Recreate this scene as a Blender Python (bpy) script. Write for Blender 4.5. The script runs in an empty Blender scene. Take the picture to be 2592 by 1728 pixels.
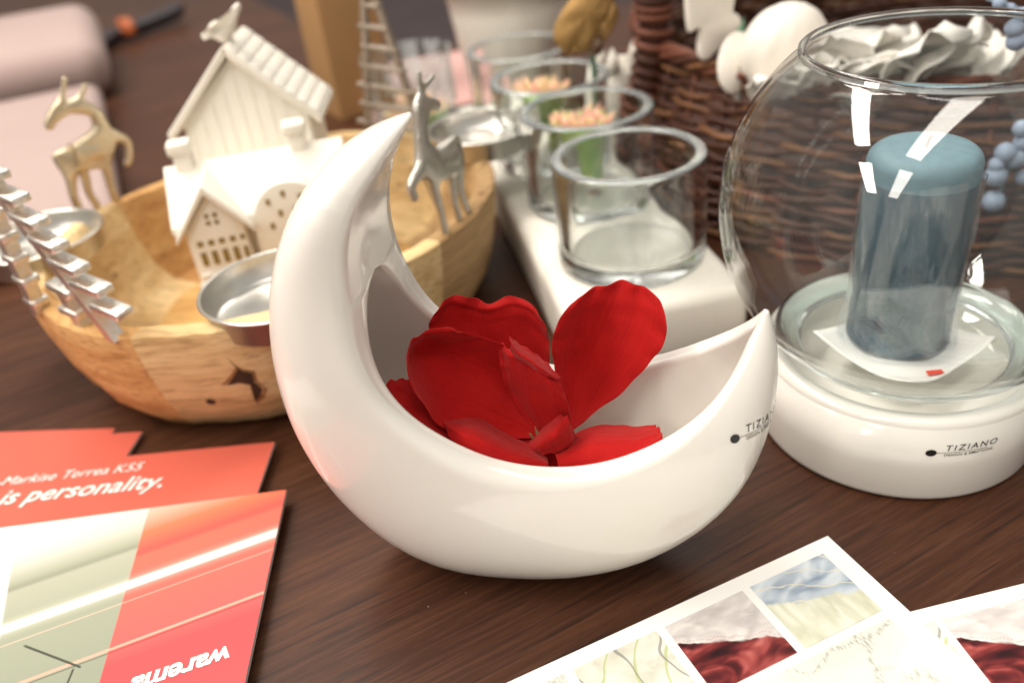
import bpy, bmesh, math, random
from mathutils import Vector, Matrix
from mathutils import noise as nz3
from mathutils.bvhtree import BVHTree
random.seed(7)
S = bpy.context.scene
COL = S.collection
R = math.radians

# ------------------------------------------------------------------ camera
cd = bpy.data.cameras.new("camera")
cam = bpy.data.objects.new("camera", cd); COL.objects.link(cam)
PITCH, ROLL = R(32.6), R(7.25)
fw = Vector((0, math.cos(PITCH), -math.sin(PITCH)))
rt0 = Vector((1, 0, 0)); up0 = rt0.cross(fw)
rt = math.cos(ROLL) * rt0 - math.sin(ROLL) * up0
up = math.cos(ROLL) * up0 + math.sin(ROLL) * rt0
m = Matrix((rt, up, -fw)).transposed().to_4x4(); m.translation = Vector((0, 0, .30))
cam.matrix_world = m
cd.sensor_fit = 'HORIZONTAL'; cd.sensor_width = 22.3; cd.lens = 2165 / 2592 * 22.3
cd.clip_start = .01; cd.clip_end = 60
cd.dof.use_dof = True; cd.dof.focus_distance = .352; cd.dof.aperture_fstop = 3.0; cd.dof.aperture_blades = 0
S.camera = cam

# ------------------------------------------------------------------ light
S.view_settings.view_transform = 'Standard'; S.view_settings.look = 'None'
S.view_settings.gamma = 1; S.view_settings.exposure = 0.31; S.view_settings.use_curve_mapping = False
w = bpy.data.worlds.new("World"); S.world = w; w.use_nodes = True
nt = w.node_tree; bg = nt.nodes["Background"]; bg.inputs[1].default_value = 1.0
tc = nt.nodes.new('ShaderNodeTexCoord'); sx = nt.nodes.new('ShaderNodeSeparateXYZ'); nt.links.new(tc.outputs['Generated'], sx.inputs[0])
cr = nt.nodes.new('ShaderNodeValToRGB'); mr = nt.nodes.new('ShaderNodeMapRange'); mr.inputs[1].default_value = -1; mr.inputs[2].default_value = 1
nt.links.new(sx.outputs[2], mr.inputs[0]); nt.links.new(mr.outputs[0], cr.inputs[0]); nt.links.new(cr.outputs[0], bg.inputs[0])
cr.color_ramp.elements[0].position = .42; cr.color_ramp.elements[0].color = (.150, .130, .106, 1)      # room at table height
cr.color_ramp.elements[1].position = .72; cr.color_ramp.elements[1].color = (.40, .385, .355, 1)     # pale ceiling

def ceiling_lamp(p0, p1, width, power):
    """a long fluorescent ceiling fitting between two points, shining down"""
    a, b = Vector(p0), Vector(p1)
    ld = bpy.data.lights.new("ceiling_lamp", 'AREA'); ld.shape = 'RECTANGLE'
    ld.size = (b - a).length; ld.size_y = width; ld.energy = power; ld.color = (1.0, .93, .84)
    o = bpy.data.objects.new("ceiling_lamp", ld); COL.objects.link(o)
    o.location = (a + b) / 2; o.rotation_euler = (0, 0, math.atan2(b.y - a.y, b.x - a.x))
LZ = 1.9
ceiling_lamp((-.35, 1.45, LZ), (-1.62, -.05, LZ), .34, 50)
ceiling_lamp((-2.0, -.50, LZ), (-3.1, -1.75, LZ), .34, 38)
ceiling_lamp((.62, .05, LZ), (-.95, -.98, LZ), .34, 16)
ceiling_lamp((-1.3, -1.3, LZ), (-2.6, -2.4, LZ), .34, 13)
ceiling_lamp((.9, 2.7, LZ), (-.1, 1.75, LZ), .34, 14)  # added rear lamp, unseen; carries the first row on

S.render.engine = 'CYCLES'
cy = S.cycles
cy.use_denoising = True
try: cy.denoiser = 'OPENIMAGEDENOISE'
except Exception: pass
cy.max_bounces = 14; cy.transmission_bounces = 14; cy.transparent_max_bounces = 24; cy.glossy_bounces = 6
cy.sample_clamp_indirect = 6; cy.blur_glossy = .3

# ------------------------------------------------------------------ node helpers
class G:
    def __init__(s, name):
        s.m = bpy.data.materials.new(name); s.m.use_nodes = True
        s.nt = s.m.node_tree; s.n = s.nt.nodes; s.l = s.nt.links
        s.b = s.n["Principled BSDF"]; s.out = s.n["Material Output"]
    def set(s, sock, v):
        if hasattr(v, 'is_linked') or isinstance(v, bpy.types.NodeSocket): s.l.new(v, sock)
        else:
            if isinstance(v, tuple) and len(v) == 3 and sock.type == 'RGBA': v = (*v, 1)
            sock.default_value = v
    def p(s, **k):
        for a, v in k.items():
            s.set(s.b.inputs[{'col': 'Base Color', 'rough': 'Roughness', 'metal': 'Metallic', 'spec': 'Specular IOR Level', 'trans': 'Transmission Weight', 'ior': 'IOR', 'coat': 'Coat Weight', 'coatr': 'Coat Roughness', 'sheen': 'Sheen Weight', 'sheenr': 'Sheen Roughness', 'sss': 'Subsurface Weight', 'nrm': 'Normal', 'alpha': 'Alpha'}[a]], v)
        return s.m
    def co(s, kind='Object'): 
        return s.n.new('ShaderNodeTexCoord').outputs[kind]
    def map(s, v, loc=(0, 0, 0), rot=(0, 0, 0), sc=(1, 1, 1)):
        n = s.n.new('ShaderNodeMapping'); s.l.new(v, n.inputs[0])
        n.inputs[1].default_value = loc; n.inputs[2].default_value = rot; n.inputs[3].default_value = sc
        return n.outputs[0]
    def noise(s, v, scale, detail=3, rough=.5, dist=0, fac=True):
        n = s.n.new('ShaderNodeTexNoise'); s.l.new(v, n.inputs['Vector'])
        n.inputs['Scale'].default_value = scale; n.inputs['Detail'].default_value = detail
        n.inputs['Roughness'].default_value = rough; n.inputs['Distortion'].default_value = dist
        return n.outputs['Fac'] if fac else n.outputs['Color']
    def vor(s, v, scale, feat='F1', out='Distance', rnd=1):
        n = s.n.new('ShaderNodeTexVoronoi'); n.feature = feat; s.l.new(v, n.inputs['Vector'])
        n.inputs['Scale'].default_value = scale; n.inputs['Randomness'].default_value = rnd
        return n.outputs[out]
    def wave(s, v, scale, dist=0, detail=2, dscale=1, typ='BANDS', dr='X'):
        n = s.n.new('ShaderNodeTexWave'); n.wave_type = typ; s.l.new(v, n.inputs['Vector'])
        if typ == 'BANDS': n.bands_direction = dr
        n.inputs['Scale'].default_value = scale; n.inputs['Distortion'].default_value = dist
        n.inputs['Detail'].default_value = detail; n.inputs['Detail Scale'].default_value = dscale
        return n.outputs['Fac']
    def ramp(s, f, stops, interp='LINEAR'):
        n = s.n.new('ShaderNodeValToRGB'); s.l.new(f, n.inputs[0]); r = n.color_ramp; r.interpolation = interp
        while len(r.elements) < len(stops): r.elements.new(.5)
        for e, (p_, c) in zip(r.elements, stops):
            e.position = p_; e.color = (*c, 1) if isinstance(c, tuple) else (c, c, c, 1)
        return n.outputs[0]
    def mix(s, f, a, b, mode='MIX'):
        n = s.n.new('ShaderNodeMix'); n.data_type = 'RGBA'; n.blend_type = mode
        s.set(n.inputs[0], f); s.set(n.inputs[6], a); s.set(n.inputs[7], b); return n.outputs[2]
    def ma(s, op, a, b=0.0, c=0.0, clamp=False):
        n = s.n.new('ShaderNodeMath'); n.operation = op; n.use_clamp = clamp
        s.set(n.inputs[0], a); s.set(n.inputs[1], b)
        if op in ('SMOOTH_MIN', 'MULTIPLY_ADD', 'COMPARE'): s.set(n.inputs[2], c)
        return n.outputs[0]
    def sep(s, v):
        n = s.n.new('ShaderNodeSeparateXYZ'); s.l.new(v, n.inputs[0]); return n.outputs[0], n.outputs[1], n.outputs[2]
    def bump(s, h, strength=.3, dist=.001):
        n = s.n.new('ShaderNodeBump'); s.l.new(h, n.inputs['Height'])
        n.inputs['Strength'].default_value = strength; n.inputs['Distance'].default_value = dist
        return n.outputs[0]
    def band(s, x, c, hw, soft):      # 1 inside |x-c|<hw with soft edges
        d = s.ma('ABSOLUTE', s.ma('SUBTRACT', x, c)); return s.edge(d, hw, -soft)
    def edge(s, x, c, soft):          # smooth step; negative soft = falling
        n = s.n.new('ShaderNodeMapRange'); n.interpolation_type = 'SMOOTHSTEP'; s.set(n.inputs[0], x)
        n.inputs[1].default_value = c - abs(soft); n.inputs[2].default_value = c + abs(soft)
        n.inputs[3].default_value = 0 if soft > 0 else 1; n.inputs[4].default_value = 1 if soft > 0 else 0
        return n.outputs[0]

def simple(name, col, rough=.5, metal=0, spec=.5, noise=None, **k):
    g = G(name)
    if noise:
        sc, amt = noise; f = g.noise(g.co(), sc, 4)
        c = g.mix(f, tuple(x * (1 - amt) for x in col), tuple(min(1, x * (1 + amt)) for x in col))
        return g.p(col=c, rough=rough, metal=metal, spec=spec, **k)
    return g.p(col=col, rough=rough, metal=metal, spec=spec, **k)

M = {}
# white glazed ceramic: a thin clear glaze over a matt white body, very faint orange-peel
g = G('glazed_ceramic'); v = g.co()
M['ceramic'] = g.p(col=g.mix(g.noise(v, 30, 3), (.84, .805, .745), (.87, .835, .775)), rough=.32, spec=.45, coat=.75, coatr=.035,
                   nrm=g.bump(g.ma('ADD', g.noise(v, 38, 2), g.ma('MULTIPLY', g.edge(g.vor(v, 160), .05, -.03), .25)), .055, .002))
g = G('matt_bisque'); v = g.co()
M['bisque'] = g.p(col=g.mix(g.noise(v, 60, 3), (.80, .75, .66), (.85, .81, .72)), rough=.55, spec=.35, nrm=g.bump(g.noise(v, 400, 3), .1, .0006))
M['tray_white'] = simple('tray_ceramic', (.82, .78, .70), .35, noise=(20, .02))
M['decal'] = simple('black_print', (.012, .011, .011), .3)
M['decal_thin'] = simple('grey_print', (.10, .085, .06), .35)
# dark walnut laminate, staves run along local x (table object is turned)
g = G('walnut_laminate'); v = g.co(); x, y, z = g.sep(v)
vs = g.map(v, sc=(3.0, 60, 1)); wv = g.noise(g.map(v, sc=(2.4, 40, 1)), 3.0, 6, .6, .4)
fine = g.noise(g.map(v, sc=(14, 330, 1)), 1.0, 3, .6)
stave_i = g.ma('FLOOR', g.ma('MULTIPLY', y, 1 / .052))
off = g.ma('FRACT', g.ma('MULTIPLY', g.ma('SINE', g.ma('MULTIPLY', stave_i, 12.9898)), 437.5))
stave_j = g.ma('FLOOR', g.ma('MULTIPLY', g.ma('ADD', x, off), 1 / .42))
cell = g.ma('FRACT', g.ma('MULTIPLY', g.ma('SINE', g.ma('ADD', g.ma('MULTIPLY', stave_i, 78.2), g.ma('MULTIPLY', stave_j, 37.7))), 93.7))
base = g.ramp(wv, [(.25, (.044, .0152, .0068)), (.48, (.063, .0228, .0100)), (.62, (.082, .0305, .0136)), (.85, (.052, .0182, .0080))])
base = g.mix(.55, base, g.mix(cell, (.62, .58, .56), (1.25, 1.2, 1.15)), 'MULTIPLY')
ripple = g.wave(g.map(v, sc=(.35, 1, 1)), 62, 4.0, 4, 5.0, dr='Y')
base = g.mix(g.ma('MULTIPLY', ripple, .30), base, (.026, .0095, .006))
base = g.mix(g.ma('MULTIPLY', g.edge(fine, .60, .08), .7), base, (.016, .0065, .0045))
fine2 = g.noise(g.map(v, sc=(22, 520, 1)), 1.0, 2)
base = g.mix(g.ma('MULTIPLY', g.edge(fine2, .58, .10), .35), base, (.105, .045, .026))
pores = g.noise(g.map(v, sc=(60, 900, 1)), 1.0, 2)
speck = g.edge(g.vor(v, 95, rnd=1), .030, -.010)
speck = g.ma('MULTIPLY', speck, g.edge(g.noise(v, 30, 1), .60, .03))
base = g.mix(speck, base, (.42, .36, .30))
M['walnut'] = g.p(col=base, rough=g.ma('MULTIPLY_ADD', wv, .16, .36), spec=.22, nrm=g.bump(g.ma('ADD', fine, pores), .10, .0005))
# red fabric petal
g = G('red_fabric_petal'); v = g.co(); uv = g.co('UV')
weave = g.noise(v, 1500, 2); f = g.noise(v, 60, 4, .6)
vein = g.noise(g.map(uv, sc=(26, 1.6, 1)), 1.0, 4, .55, .25); crease = g.noise(g.map(uv, sc=(5, 9, 1)), 1.0, 3, .5, .8)
pc_ = g.mix(f, (.38, .004, .0045), (.54, .0098, .008)); pc_ = g.mix(g.ma('MULTIPLY', g.edge(vein, .60, .10), .35), pc_, (.30, .003, .004))
hgt = g.ma('ADD', g.ma('ADD', g.ma('MULTIPLY', weave, .18), g.ma('MULTIPLY', vein, .9)), g.ma('MULTIPLY', crease, .6))
nb = g.bump(hgt, .42, .0012)
g.p(col=pc_, rough=.78, spec=.18, sheen=.12, sheenr=.4, nrm=nb)
tl = g.n.new('ShaderNodeBsdfTranslucent'); g.l.new(pc_, tl.inputs[0]); g.l.new(nb, tl.inputs['Normal'])
mx = g.n.new('ShaderNodeMixShader'); mx.inputs[0].default_value = .22; g.l.new(g.b.outputs[0], mx.inputs[1]); g.l.new(tl.outputs[0], mx.inputs[2]); g.l.new(mx.outputs[0], g.out.inputs[0])
M['petal'] = g.m
g = G('stamen'); M['stamen'] = g.p(col=g.mix(g.noise(g.co(), 900, 3), (.14, .07, .025), (.34, .21, .09)), rough=.9)
# wood of the bowl (end blocks of light teak, several tones)
def bowl_wood(name, c0, c1, c2, rot):
    g = G(name); v = g.map(g.co(), rot=rot)
    a = g.noise(g.map(v, sc=(8, 30, 90)), 1.0, 6, .62, .6); b = g.noise(g.map(v, sc=(40, 200, 500)), 1.0, 3)
    c = g.ramp(a, [(.28, c0), (.5, c1), (.72, c2)])
    c = g.mix(g.ma('MULTIPLY', g.edge(b, .6, .1), .5), c, tuple(t * .55 for t in c0))
    kn = g.edge(g.vor(g.map(v, sc=(1, 1, 1.8)), 26), .07, -.05)
    c = g.mix(g.ma('MULTIPLY', kn, .75), c, (.11, .035, .012))
    return g.p(col=c, rough=.72, spec=.22, nrm=g.bump(g.ma('ADD', a, b), .25, .0015))
M['teak_a'] = bowl_wood('light_teak', (.48, .30, .13), (.66, .47, .235), (.75, .585, .335), (0, 0, .4))
M['teak_b'] = bowl_wood('amber_teak', (.38, .185, .06), (.55, .31, .12), (.65, .42, .185), (0, 0, 1.2))
M['teak_c'] = bowl_wood('grey_teak', (.26, .15, .065), (.40, .255, .12), (.50, .33, .16), (0, 0, 2.1))
M['teak_in'] = bowl_wood('honey_teak', (.42, .22, .07), (.58, .34, .12), (.67, .44, .18), (0, 0, .2))
M['teak_rim'] = bowl_wood('pale_teak', (.52, .32, .14), (.66, .45, .22), (.74, .54, .30), (0, 0, .6))
M['stain'] = simple('brown_stain', (.30, .15, .055), .75, noise=(200, .3))
M['bark'] = simple('dark_knot', (.05, .022, .010), .8)
# cast aluminium: bright, pitted
g = G('cast_aluminium'); v = g.co(); nn = g.noise(v, 500, 3)
M['alu'] = g.p(col=g.mix(nn, (.70, .66, .60), (.90, .86, .80)), metal=1, rough=.36, nrm=g.bump(g.noise(v, 420, 4), .7, .0010))
g = G('sandcast_aluminium'); v = g.co()
M['alu_dark'] = g.p(col=g.mix(g.noise(v, 700, 3), (.42, .40, .35), (.66, .63, .57)), metal=1, rough=.34, nrm=g.bump(g.noise(v, 650, 3), .8, .0010))
g = G('antique_aluminium'); v = g.co()
M['alu_gold'] = g.p(col=g.mix(g.noise(v, 300, 3), (.50, .41, .27), (.72, .62, .46)), metal=1, rough=.38, nrm=g.bump(g.noise(v, 400, 3), .5, .0010))
g = G('bronze_glitter'); v = g.co(); M['twig_metal'] = g.p(col=g.mix(g.noise(v, 500, 3), (.17, .125, .09), (.50, .43, .36)), metal=.6, rough=.45, nrm=g.bump(g.noise(v, 500, 3), .8, .001))
g = G('spun_metal'); v = g.co()
M['cup'] = g.p(col=g.mix(g.noise(v, 120, 3), (.60, .58, .54), (.76, .74, .70)), metal=1, rough=.30, nrm=g.bump(g.noise(v, 90, 3), .12, .0010))
# glass
def glass(name, col=(1, 1, 1), rough=0, ior=1.48):
    g = G(name); return g.p(col=col, rough=rough, trans=1.0, ior=ior, spec=.5)
M['glass'] = glass('clear_pressed_glass', (.975, .997, .99))
g = G('glass_rim_painted_sheen'); M['rim_sheen'] = g.p(col=(.84, .91, .92), rough=.22, trans=.82, ior=1.48, spec=.6)  # votive rim: ceiling reflection put into a paler, rougher glass
M['glass_base'] = glass('thick_glass_base', (.86, .955, .95))
def thin(name, tint, gloss_rough=.0, boost=1.0, normal=None, haze=0.0):
    g = G(name); g.n.remove(g.b)
    tr = g.n.new('ShaderNodeBsdfTransparent'); tr.inputs[0].default_value = (*tint, 1)
    gl = g.n.new('ShaderNodeBsdfGlossy'); gl.inputs['Roughness'].default_value = gloss_rough; gl.inputs[0].default_value = (1, 1, 1, 1)
    fr = g.n.new('ShaderNodeLayerWeight'); fr.inputs[0].default_value = .5
    if normal is not None:
        nb = g.bump(g.noise(g.map(g.co(), sc=normal[0]), normal[1], 3), normal[2], .003); g.l.new(nb, gl.inputs['Normal']); g.l.new(nb, fr.inputs['Normal'])
    sch = g.ma('MULTIPLY_ADD', g.ma('POWER', fr.outputs['Facing'], 5.0), .96, .04)      # Schlick, both sides of the pane
    f = g.ma('MULTIPLY', sch, boost, clamp=True)
    mx = g.n.new('ShaderNodeMixShader'); g.l.new(f, mx.inputs[0]); g.l.new(tr.outputs[0], mx.inputs[1]); g.l.new(gl.outputs[0], mx.inputs[2])
    last = mx
    if haze:
        df = g.n.new('ShaderNodeBsdfDiffuse'); df.inputs[0].default_value = (.85, .87, .88, 1)
        m2 = g.n.new('ShaderNodeMixShader'); 
        hf = g.ma('MULTIPLY', g.edge(g.noise(g.map(g.co(), sc=(1, 1, .22)), 75, 4, .6, .8), .54, .13), haze)
        g.l.new(hf, m2.inputs[0]); g.l.new(mx.outputs[0], m2.inputs[1]); g.l.new(df.outputs[0], m2.inputs[2]); last = m2
    g.l.new(last.outputs[0], g.out.inputs[0]); return g.m
M['thin_glass'] = thin('blown_globe_glass', (.975, .985, .98), 0, 1.15)
M['film'] = thin('clear_plastic_film', (.93, .95, .96), .06, 1.1, ((1, 1, .18), 110, .8), .15)
# candle wax
g = G('petrol_blue_wax'); v = g.co(); xx, yy, zz = g.sep(v)
M['wax'] = g.p(col=g.mix(g.noise(v, 130, 4), (.044, .096, .136), (.075, .138, .178)), rough=.5, sss=.15, spec=.4, nrm=g.bump(g.noise(v, 300, 3), .15, .001))
M['wax_top'] = simple('pale_blue_wax', (.15, .25, .30), .55, noise=(200, .2))
M['wick'] = simple('cotton_wick', (.6, .58, .52), .9)
M['succ_green'] = simple('green_wax', (.27, .44, .16), .45, noise=(80, .3), sss=.2)
g = G('peach_and_green_wax'); M['succ_tip'] = g.p(col=g.ramp(g.noise(g.co(), 230, 2, .5), [(.34, (.42, .52, .16)), (.44, (.80, .55, .30)), (.54, (.82, .48, .36)), (.66, (.78, .34, .28))]), rough=.55)
M['blue_glass'] = thin('pale_blue_glass', (.80, .90, .91), .05, 1.4, None, .35)
# paper
M['paper'] = simple('white_paper', (.88, .865, .84), .55, spec=.2)
M['tissue'] = simple('white_tissue', (.84, .83, .80), .7)
M['red_mark'] = simple('red_print', (.75, .06, .03), .5)
M['page_edge'] = simple('page_edge', (.55, .52, .50), .7)
M['coral'] = simple('coral_print', (.58, .115, .078), .38, noise=(6, .08), spec=.22)
M['white_ink'] = simple('white_ink', (.86, .80, .76), .4)
M['pink_card'] = simple('pink_card', (.62, .36, .33), .6)
M['cardboard'] = simple('brown_cardboard', (.42, .235, .095), .75, noise=(12, .12))
# wicker
def wick(name, a, b):
    g = G(name); v = g.co(); f = g.noise(g.map(v, sc=(1, 1, 3)), 55, 4, .6); h = g.noise(v, 400, 2)
    return g.p(col=g.mix(f, a, b), rough=.52, spec=.32, nrm=g.bump(g.ma('ADD', f, h), .3, .001))
M['wick'] = [wick('dark_willow', (.026, .008, .0045), (.10, .031, .016)), wick('red_willow', (.070, .021, .012), (.23, .075, .042)), wick('brown_willow', (.045, .017, .008), (.27, .115, .045))]
M['orn_white'] = simple('white_resin', (.82, .76, .68), .5, noise=(50, .03))
M['orn_cloth'] = simple('white_felt', (.82, .79, .74), .85, noise=(120, .04))
g = G('gold_glitter'); v = g.co()
M['gold'] = g.p(col=g.mix(g.noise(v, 900, 3), (.30, .14, .03), (.80, .52, .20)), rough=.45, metal=.35, nrm=g.bump(g.vor(v, 1500), .8, .001))
M['twig_brown'] = simple('dark_brown_glitter', (.10, .05, .025), .5, noise=(900, .6))
M['stick'] = simple('green_stick', (.04, .10, .055), .5)
M['leaf_green'] = simple('green_foliage', (.02, .14, .05), .5, noise=(60, .4))
g = G('frosted_blue_berry'); v = g.co()
M['berry'] = g.p(col=g.mix(g.noise(v, 160, 4), (.20, .27, .40), (.42, .49, .62)), rough=.6, nrm=g.bump(g.noise(v, 700, 3), .3, .001))
M['stem_blue'] = simple('blue_grey_stem', (.27, .36, .44), .6)
M['pink_cloth'] = simple('pale_pink_fabric', (.37, .275, .255), .8, noise=(5, .10))
M['gadget'] = simple('charcoal_plastic', (.035, .03, .035), .4)
M['orange'] = simple('orange_plastic', (.42, .10, .025), .45)
M['floor'] = simple('lilac_grey_carpet', (.125, .088, .092), .9, noise=(3, .25))
M['window_amber'] = simple('amber_opening', (.26, .17, .035), .8)

# ------------------------------------------------------------------ mesh helpers
def link(name, me, mat, parent=None, smooth=False):
    o = bpy.data.objects.new(name, me); COL.objects.link(o)
    if mat is not None:
        for mm in (mat if isinstance(mat, list) else [mat]): me.materials.append(mm)
    if parent is not None: o.parent = parent
    if smooth:
        for p in me.polygons: p.use_smooth = True
    return o
def mesh(name, vs, fs, mat, parent=None, smooth=False):
    me = bpy.data.meshes.new(name); me.from_pydata([tuple(v) for v in vs], [], fs); me.update()
    bm = bmesh.new(); bm.from_mesh(me); bmesh.ops.recalc_face_normals(bm, faces=bm.faces); bm.to_mesh(me); bm.free()
    return link(name, me, mat, parent, smooth)
def bmo(name, bm, mat, parent=None, smooth=False):
    bmesh.ops.recalc_face_normals(bm, faces=bm.faces)
    me = bpy.data.meshes.new(name); bm.to_mesh(me); bm.free(); return link(name, me, mat, parent, smooth)
def autosmooth(o, ang=40):
    me = o.data
    for p in me.polygons: p.use_smooth = True
    bm = bmesh.new(); bm.from_mesh(me)
    for e in bm.edges:
        if len(e.link_faces) == 2 and e.calc_face_angle(0) > R(ang): e.smooth = False
    bm.to_mesh(me); bm.free(); return o
def tag(o, label, cat, group=None):
    o['label'] = label; o['category'] = cat
    if group: o['group'] = group
    return o
def thing(name, label, cat, loc=(0, 0, 0), rz=0, group=None):
    o = bpy.data.objects.new(name, None); COL.objects.link(o); o.location = loc; o.rotation_euler = (0, 0, rz); o.empty_display_size = .02
    return tag(o, label, cat, group)
def box(bm, c, s, rz=0, bev=0, seg=2):
    r = bmesh.ops.create_cube(bm, size=1); vs = r['verts']
    bmesh.ops.scale(bm, vec=s, verts=vs)
    if bev:
        es = list({e for v in vs for e in v.link_edges})
        rr = bmesh.ops.bevel(bm, geom=es, offset=bev, segments=seg, profile=.5, affect='EDGES')
        vs = list({v for f in rr['faces'] for v in f.verts} | {v for v in vs if v.is_valid})
    if rz: bmesh.ops.rotate(bm, cent=(0, 0, 0), matrix=Matrix.Rotation(rz, 3, 'Z'), verts=vs)
    bmesh.ops.translate(bm, vec=c, verts=vs); return vs
def boxo(name, c, s, mat, parent=None, rz=0, bev=0, seg=2):
    bm = bmesh.new(); box(bm, c, s, rz, bev, seg); o = bmo(name, bm, mat, parent)
    return autosmooth(o, 50) if bev else o
def lathe(prof, n=64, closed=False):
    """prof: list of (r, z) -> verts, faces round the z axis"""
    vs, fs, ring = [], [], []
    for r, z in prof:
        if r < 1e-6: ring.append([len(vs)]); vs.append((0, 0, z))
        else:
            ring.append(list(range(len(vs), len(vs) + n)))
            vs += [(r * math.cos(2 * math.pi * k / n), r * math.sin(2 * math.pi * k / n), z) for k in range(n)]
    pairs = list(zip(ring[:-1], ring[1:])) + ([(ring[-1], ring[0])] if closed else [])
    for a, b in pairs:
        for k in range(n):
            k2 = (k + 1) % n
            if len(a) == 1 and len(b) == 1: continue
            if len(a) == 1: fs.append((a[0], b[k], b[k2]))
            elif len(b) == 1: fs.append((a[k], b[0], a[k2]))
            else: fs.append((a[k], b[k], b[k2], a[k2]))
    return vs, fs
def latho(name, prof, mat, parent=None, n=64, loc=(0, 0, 0), closed=False, smooth=True):
    vs, fs = lathe(prof, n, closed); o = mesh(name, vs, fs, mat, parent, smooth); o.location = loc; return o
def arc(cx, cz, r, a0, a1, n=6):
    return [(cx + r * math.cos(R(a0 + (a1 - a0) * i / n)), cz + r * math.sin(R(a0 + (a1 - a0) * i / n))) for i in range(n + 1)]
def catmull(pts, n, closed=False):
    out = []; P = [Vector(p) for p in pts]; k = len(P)
    segs = k if closed else k - 1
    for i in range(segs):
        if closed: a, b, c, d = P[(i - 1) % k], P[i], P[(i + 1) % k], P[(i + 2) % k]
        else: a, b, c, d = P[max(i - 1, 0)], P[i], P[i + 1], P[min(i + 2, k - 1)]
        for j in range(n):
            t = j / n
            out.append(.5 * ((2 * b) + (c - a) * t + (2 * a - 5 * b + 4 * c - d) * t * t + (3 * b - a - 3 * c + d) * t ** 3))
    if not closed: out.append(P[-1].copy())
    return out
def tube(path, rad, n=8, closed=False):
    """path of Vectors; rad number or function(i) -> verts, faces"""
    vs, fs = [], []; k = len(path); prev = None
    for i, p in enumerate(path):
        t = (path[(i + 1) % k] - path[i - 1]) if closed else (path[min(i + 1, k - 1)] - path[max(i - 1, 0)])
        t.normalize()
        if prev is None: prev = t.orthogonal().normalized()
        nn = (prev - t * prev.dot(t)).normalized(); prev = nn; bb = t.cross(nn)
        r = rad(i) if callable(rad) else rad
        vs += [p + r * (math.cos(2 * math.pi * j / n) * nn + math.sin(2 * math.pi * j / n) * bb) for j in range(n)]
    for i in range(k if closed else k - 1):
        a, b = i * n, ((i + 1) % k) * n
        fs += [(a + j, b + j, b + (j + 1) % n, a + (j + 1) % n) for j in range(n)]
    if not closed: fs += [tuple(range(n)), tuple(range((k - 1) * n, k * n))]
    return vs, fs
def tubeo(name, path, rad, mat, parent=None, n=8, closed=False):
    vs, fs = tube([Vector(p) for p in path], rad, n, closed); return mesh(name, vs, fs, mat, parent, True)
def plate(name, pts, thick, mat, parent=None, bev=.0012, smoothn=0):
    """flat outline (x, z) cast as a plate of some thickness along y, edges rounded"""
    if smoothn: pts = [(p.x, p.y) for p in catmull([(a, b, 0) for a, b in pts], smoothn, True)]
    bm = bmesh.new()
    vs = [bm.verts.new((a, -thick / 2, b)) for a, b in pts]; f = bm.faces.new(vs)
    e = bmesh.ops.extrude_face_region(bm, geom=[f]); ev = [x for x in e['geom'] if isinstance(x, bmesh.types.BMVert)]
    bmesh.ops.translate(bm, vec=(0, thick, 0), verts=ev)
    if bev:
        es = [x for x in bm.edges if len(x.link_faces) == 2 and x.calc_face_angle(0) > 1.2 and abs(x.verts[0].co.y - x.verts[1].co.y) < 1e-6]
        bmesh.ops.bevel(bm, geom=es, offset=bev, segments=2, profile=.5, affect='EDGES')
    bmesh.ops.triangulate(bm, faces=[f for f in bm.faces if len(f.verts) > 4])
    return autosmooth(bmo(name, bm, mat, parent), 55)
def text_mesh(body, size, shear=0, space=1.0, bold=0.0):
    cu = bpy.data.curves.new('t', 'FONT'); cu.body = body; cu.size = size; cu.shear = shear; cu.space_character = space; cu.offset = bold; cu.resolution_u = 4
    o = bpy.data.objects.new('t', cu); COL.objects.link(o)
    dg = bpy.context.evaluated_depsgraph_get(); me = bpy.data.meshes.new_from_object(o.evaluated_get(dg))
    bpy.data.objects.remove(o); me.materials.clear(); return me

# ------------------------------------------------------------------ setting
GR = R(25)
def slab(x0, x1, y0, y1):
    bm = bmesh.new(); box(bm, ((x0 + x1) / 2, (y0 + y1) / 2, -.0145), (x1 - x0, y1 - y0, .029), 0, .0015)
    o = bmo('table', bm, M['walnut']); o['kind'] = 'structure'; o.location = (-.22, .42, 0); o.rotation_euler = (0, 0, GR); return o
slab(-1.5, 1.4, -.85, .70)
slab(-1.6, .42, .703, 2.4)          # a second table pushed up against the first, behind
fl = mesh('floor', [(-6, -2, -.74), (6, -2, -.74), (6, 9, -.74), (-6, 9, -.74)], [(0, 1, 2, 3)], M['floor']); fl['kind'] = 'structure'

# ------------------------------------------------------------------ crescent moon planter
PSI = R(14); MN = Vector((math.sin(PSI), math.cos(PSI), 0)); MU = Vector((math.cos(PSI), -math.sin(PSI), 0)); MP = Vector((.01, .285, 0))
TH0, TH1 = R(126.39), R(348.95); CX, CZ = .012, .145
RI = [800, 785, 776, 773, 774, 773, 770, 766, 760, 755, 750, 745, 741, 739, 737, 735, 731, 723, 713, 702, 692, 684, 678, 674, 671, 668, 665, 661, 658, 654, 651, 649, 647, 644, 641, 641, 643, 648, 654, 662, 671, 680, 692, 704, 717, 730, 742, 754]
AA = [15, 58, 98, 134, 166, 197, 226, 255, 286, 318, 351, 383, 415, 447, 481, 519, 562, 613, 667, 721, 772, 819, 860, 896, 922, 930, 915, 877, 850, 835, 810, 784, 753, 719, 680, 639, 597, 552, 501, 445, 386, 328, 273, 220, 168, 116, 65, 15]
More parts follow.
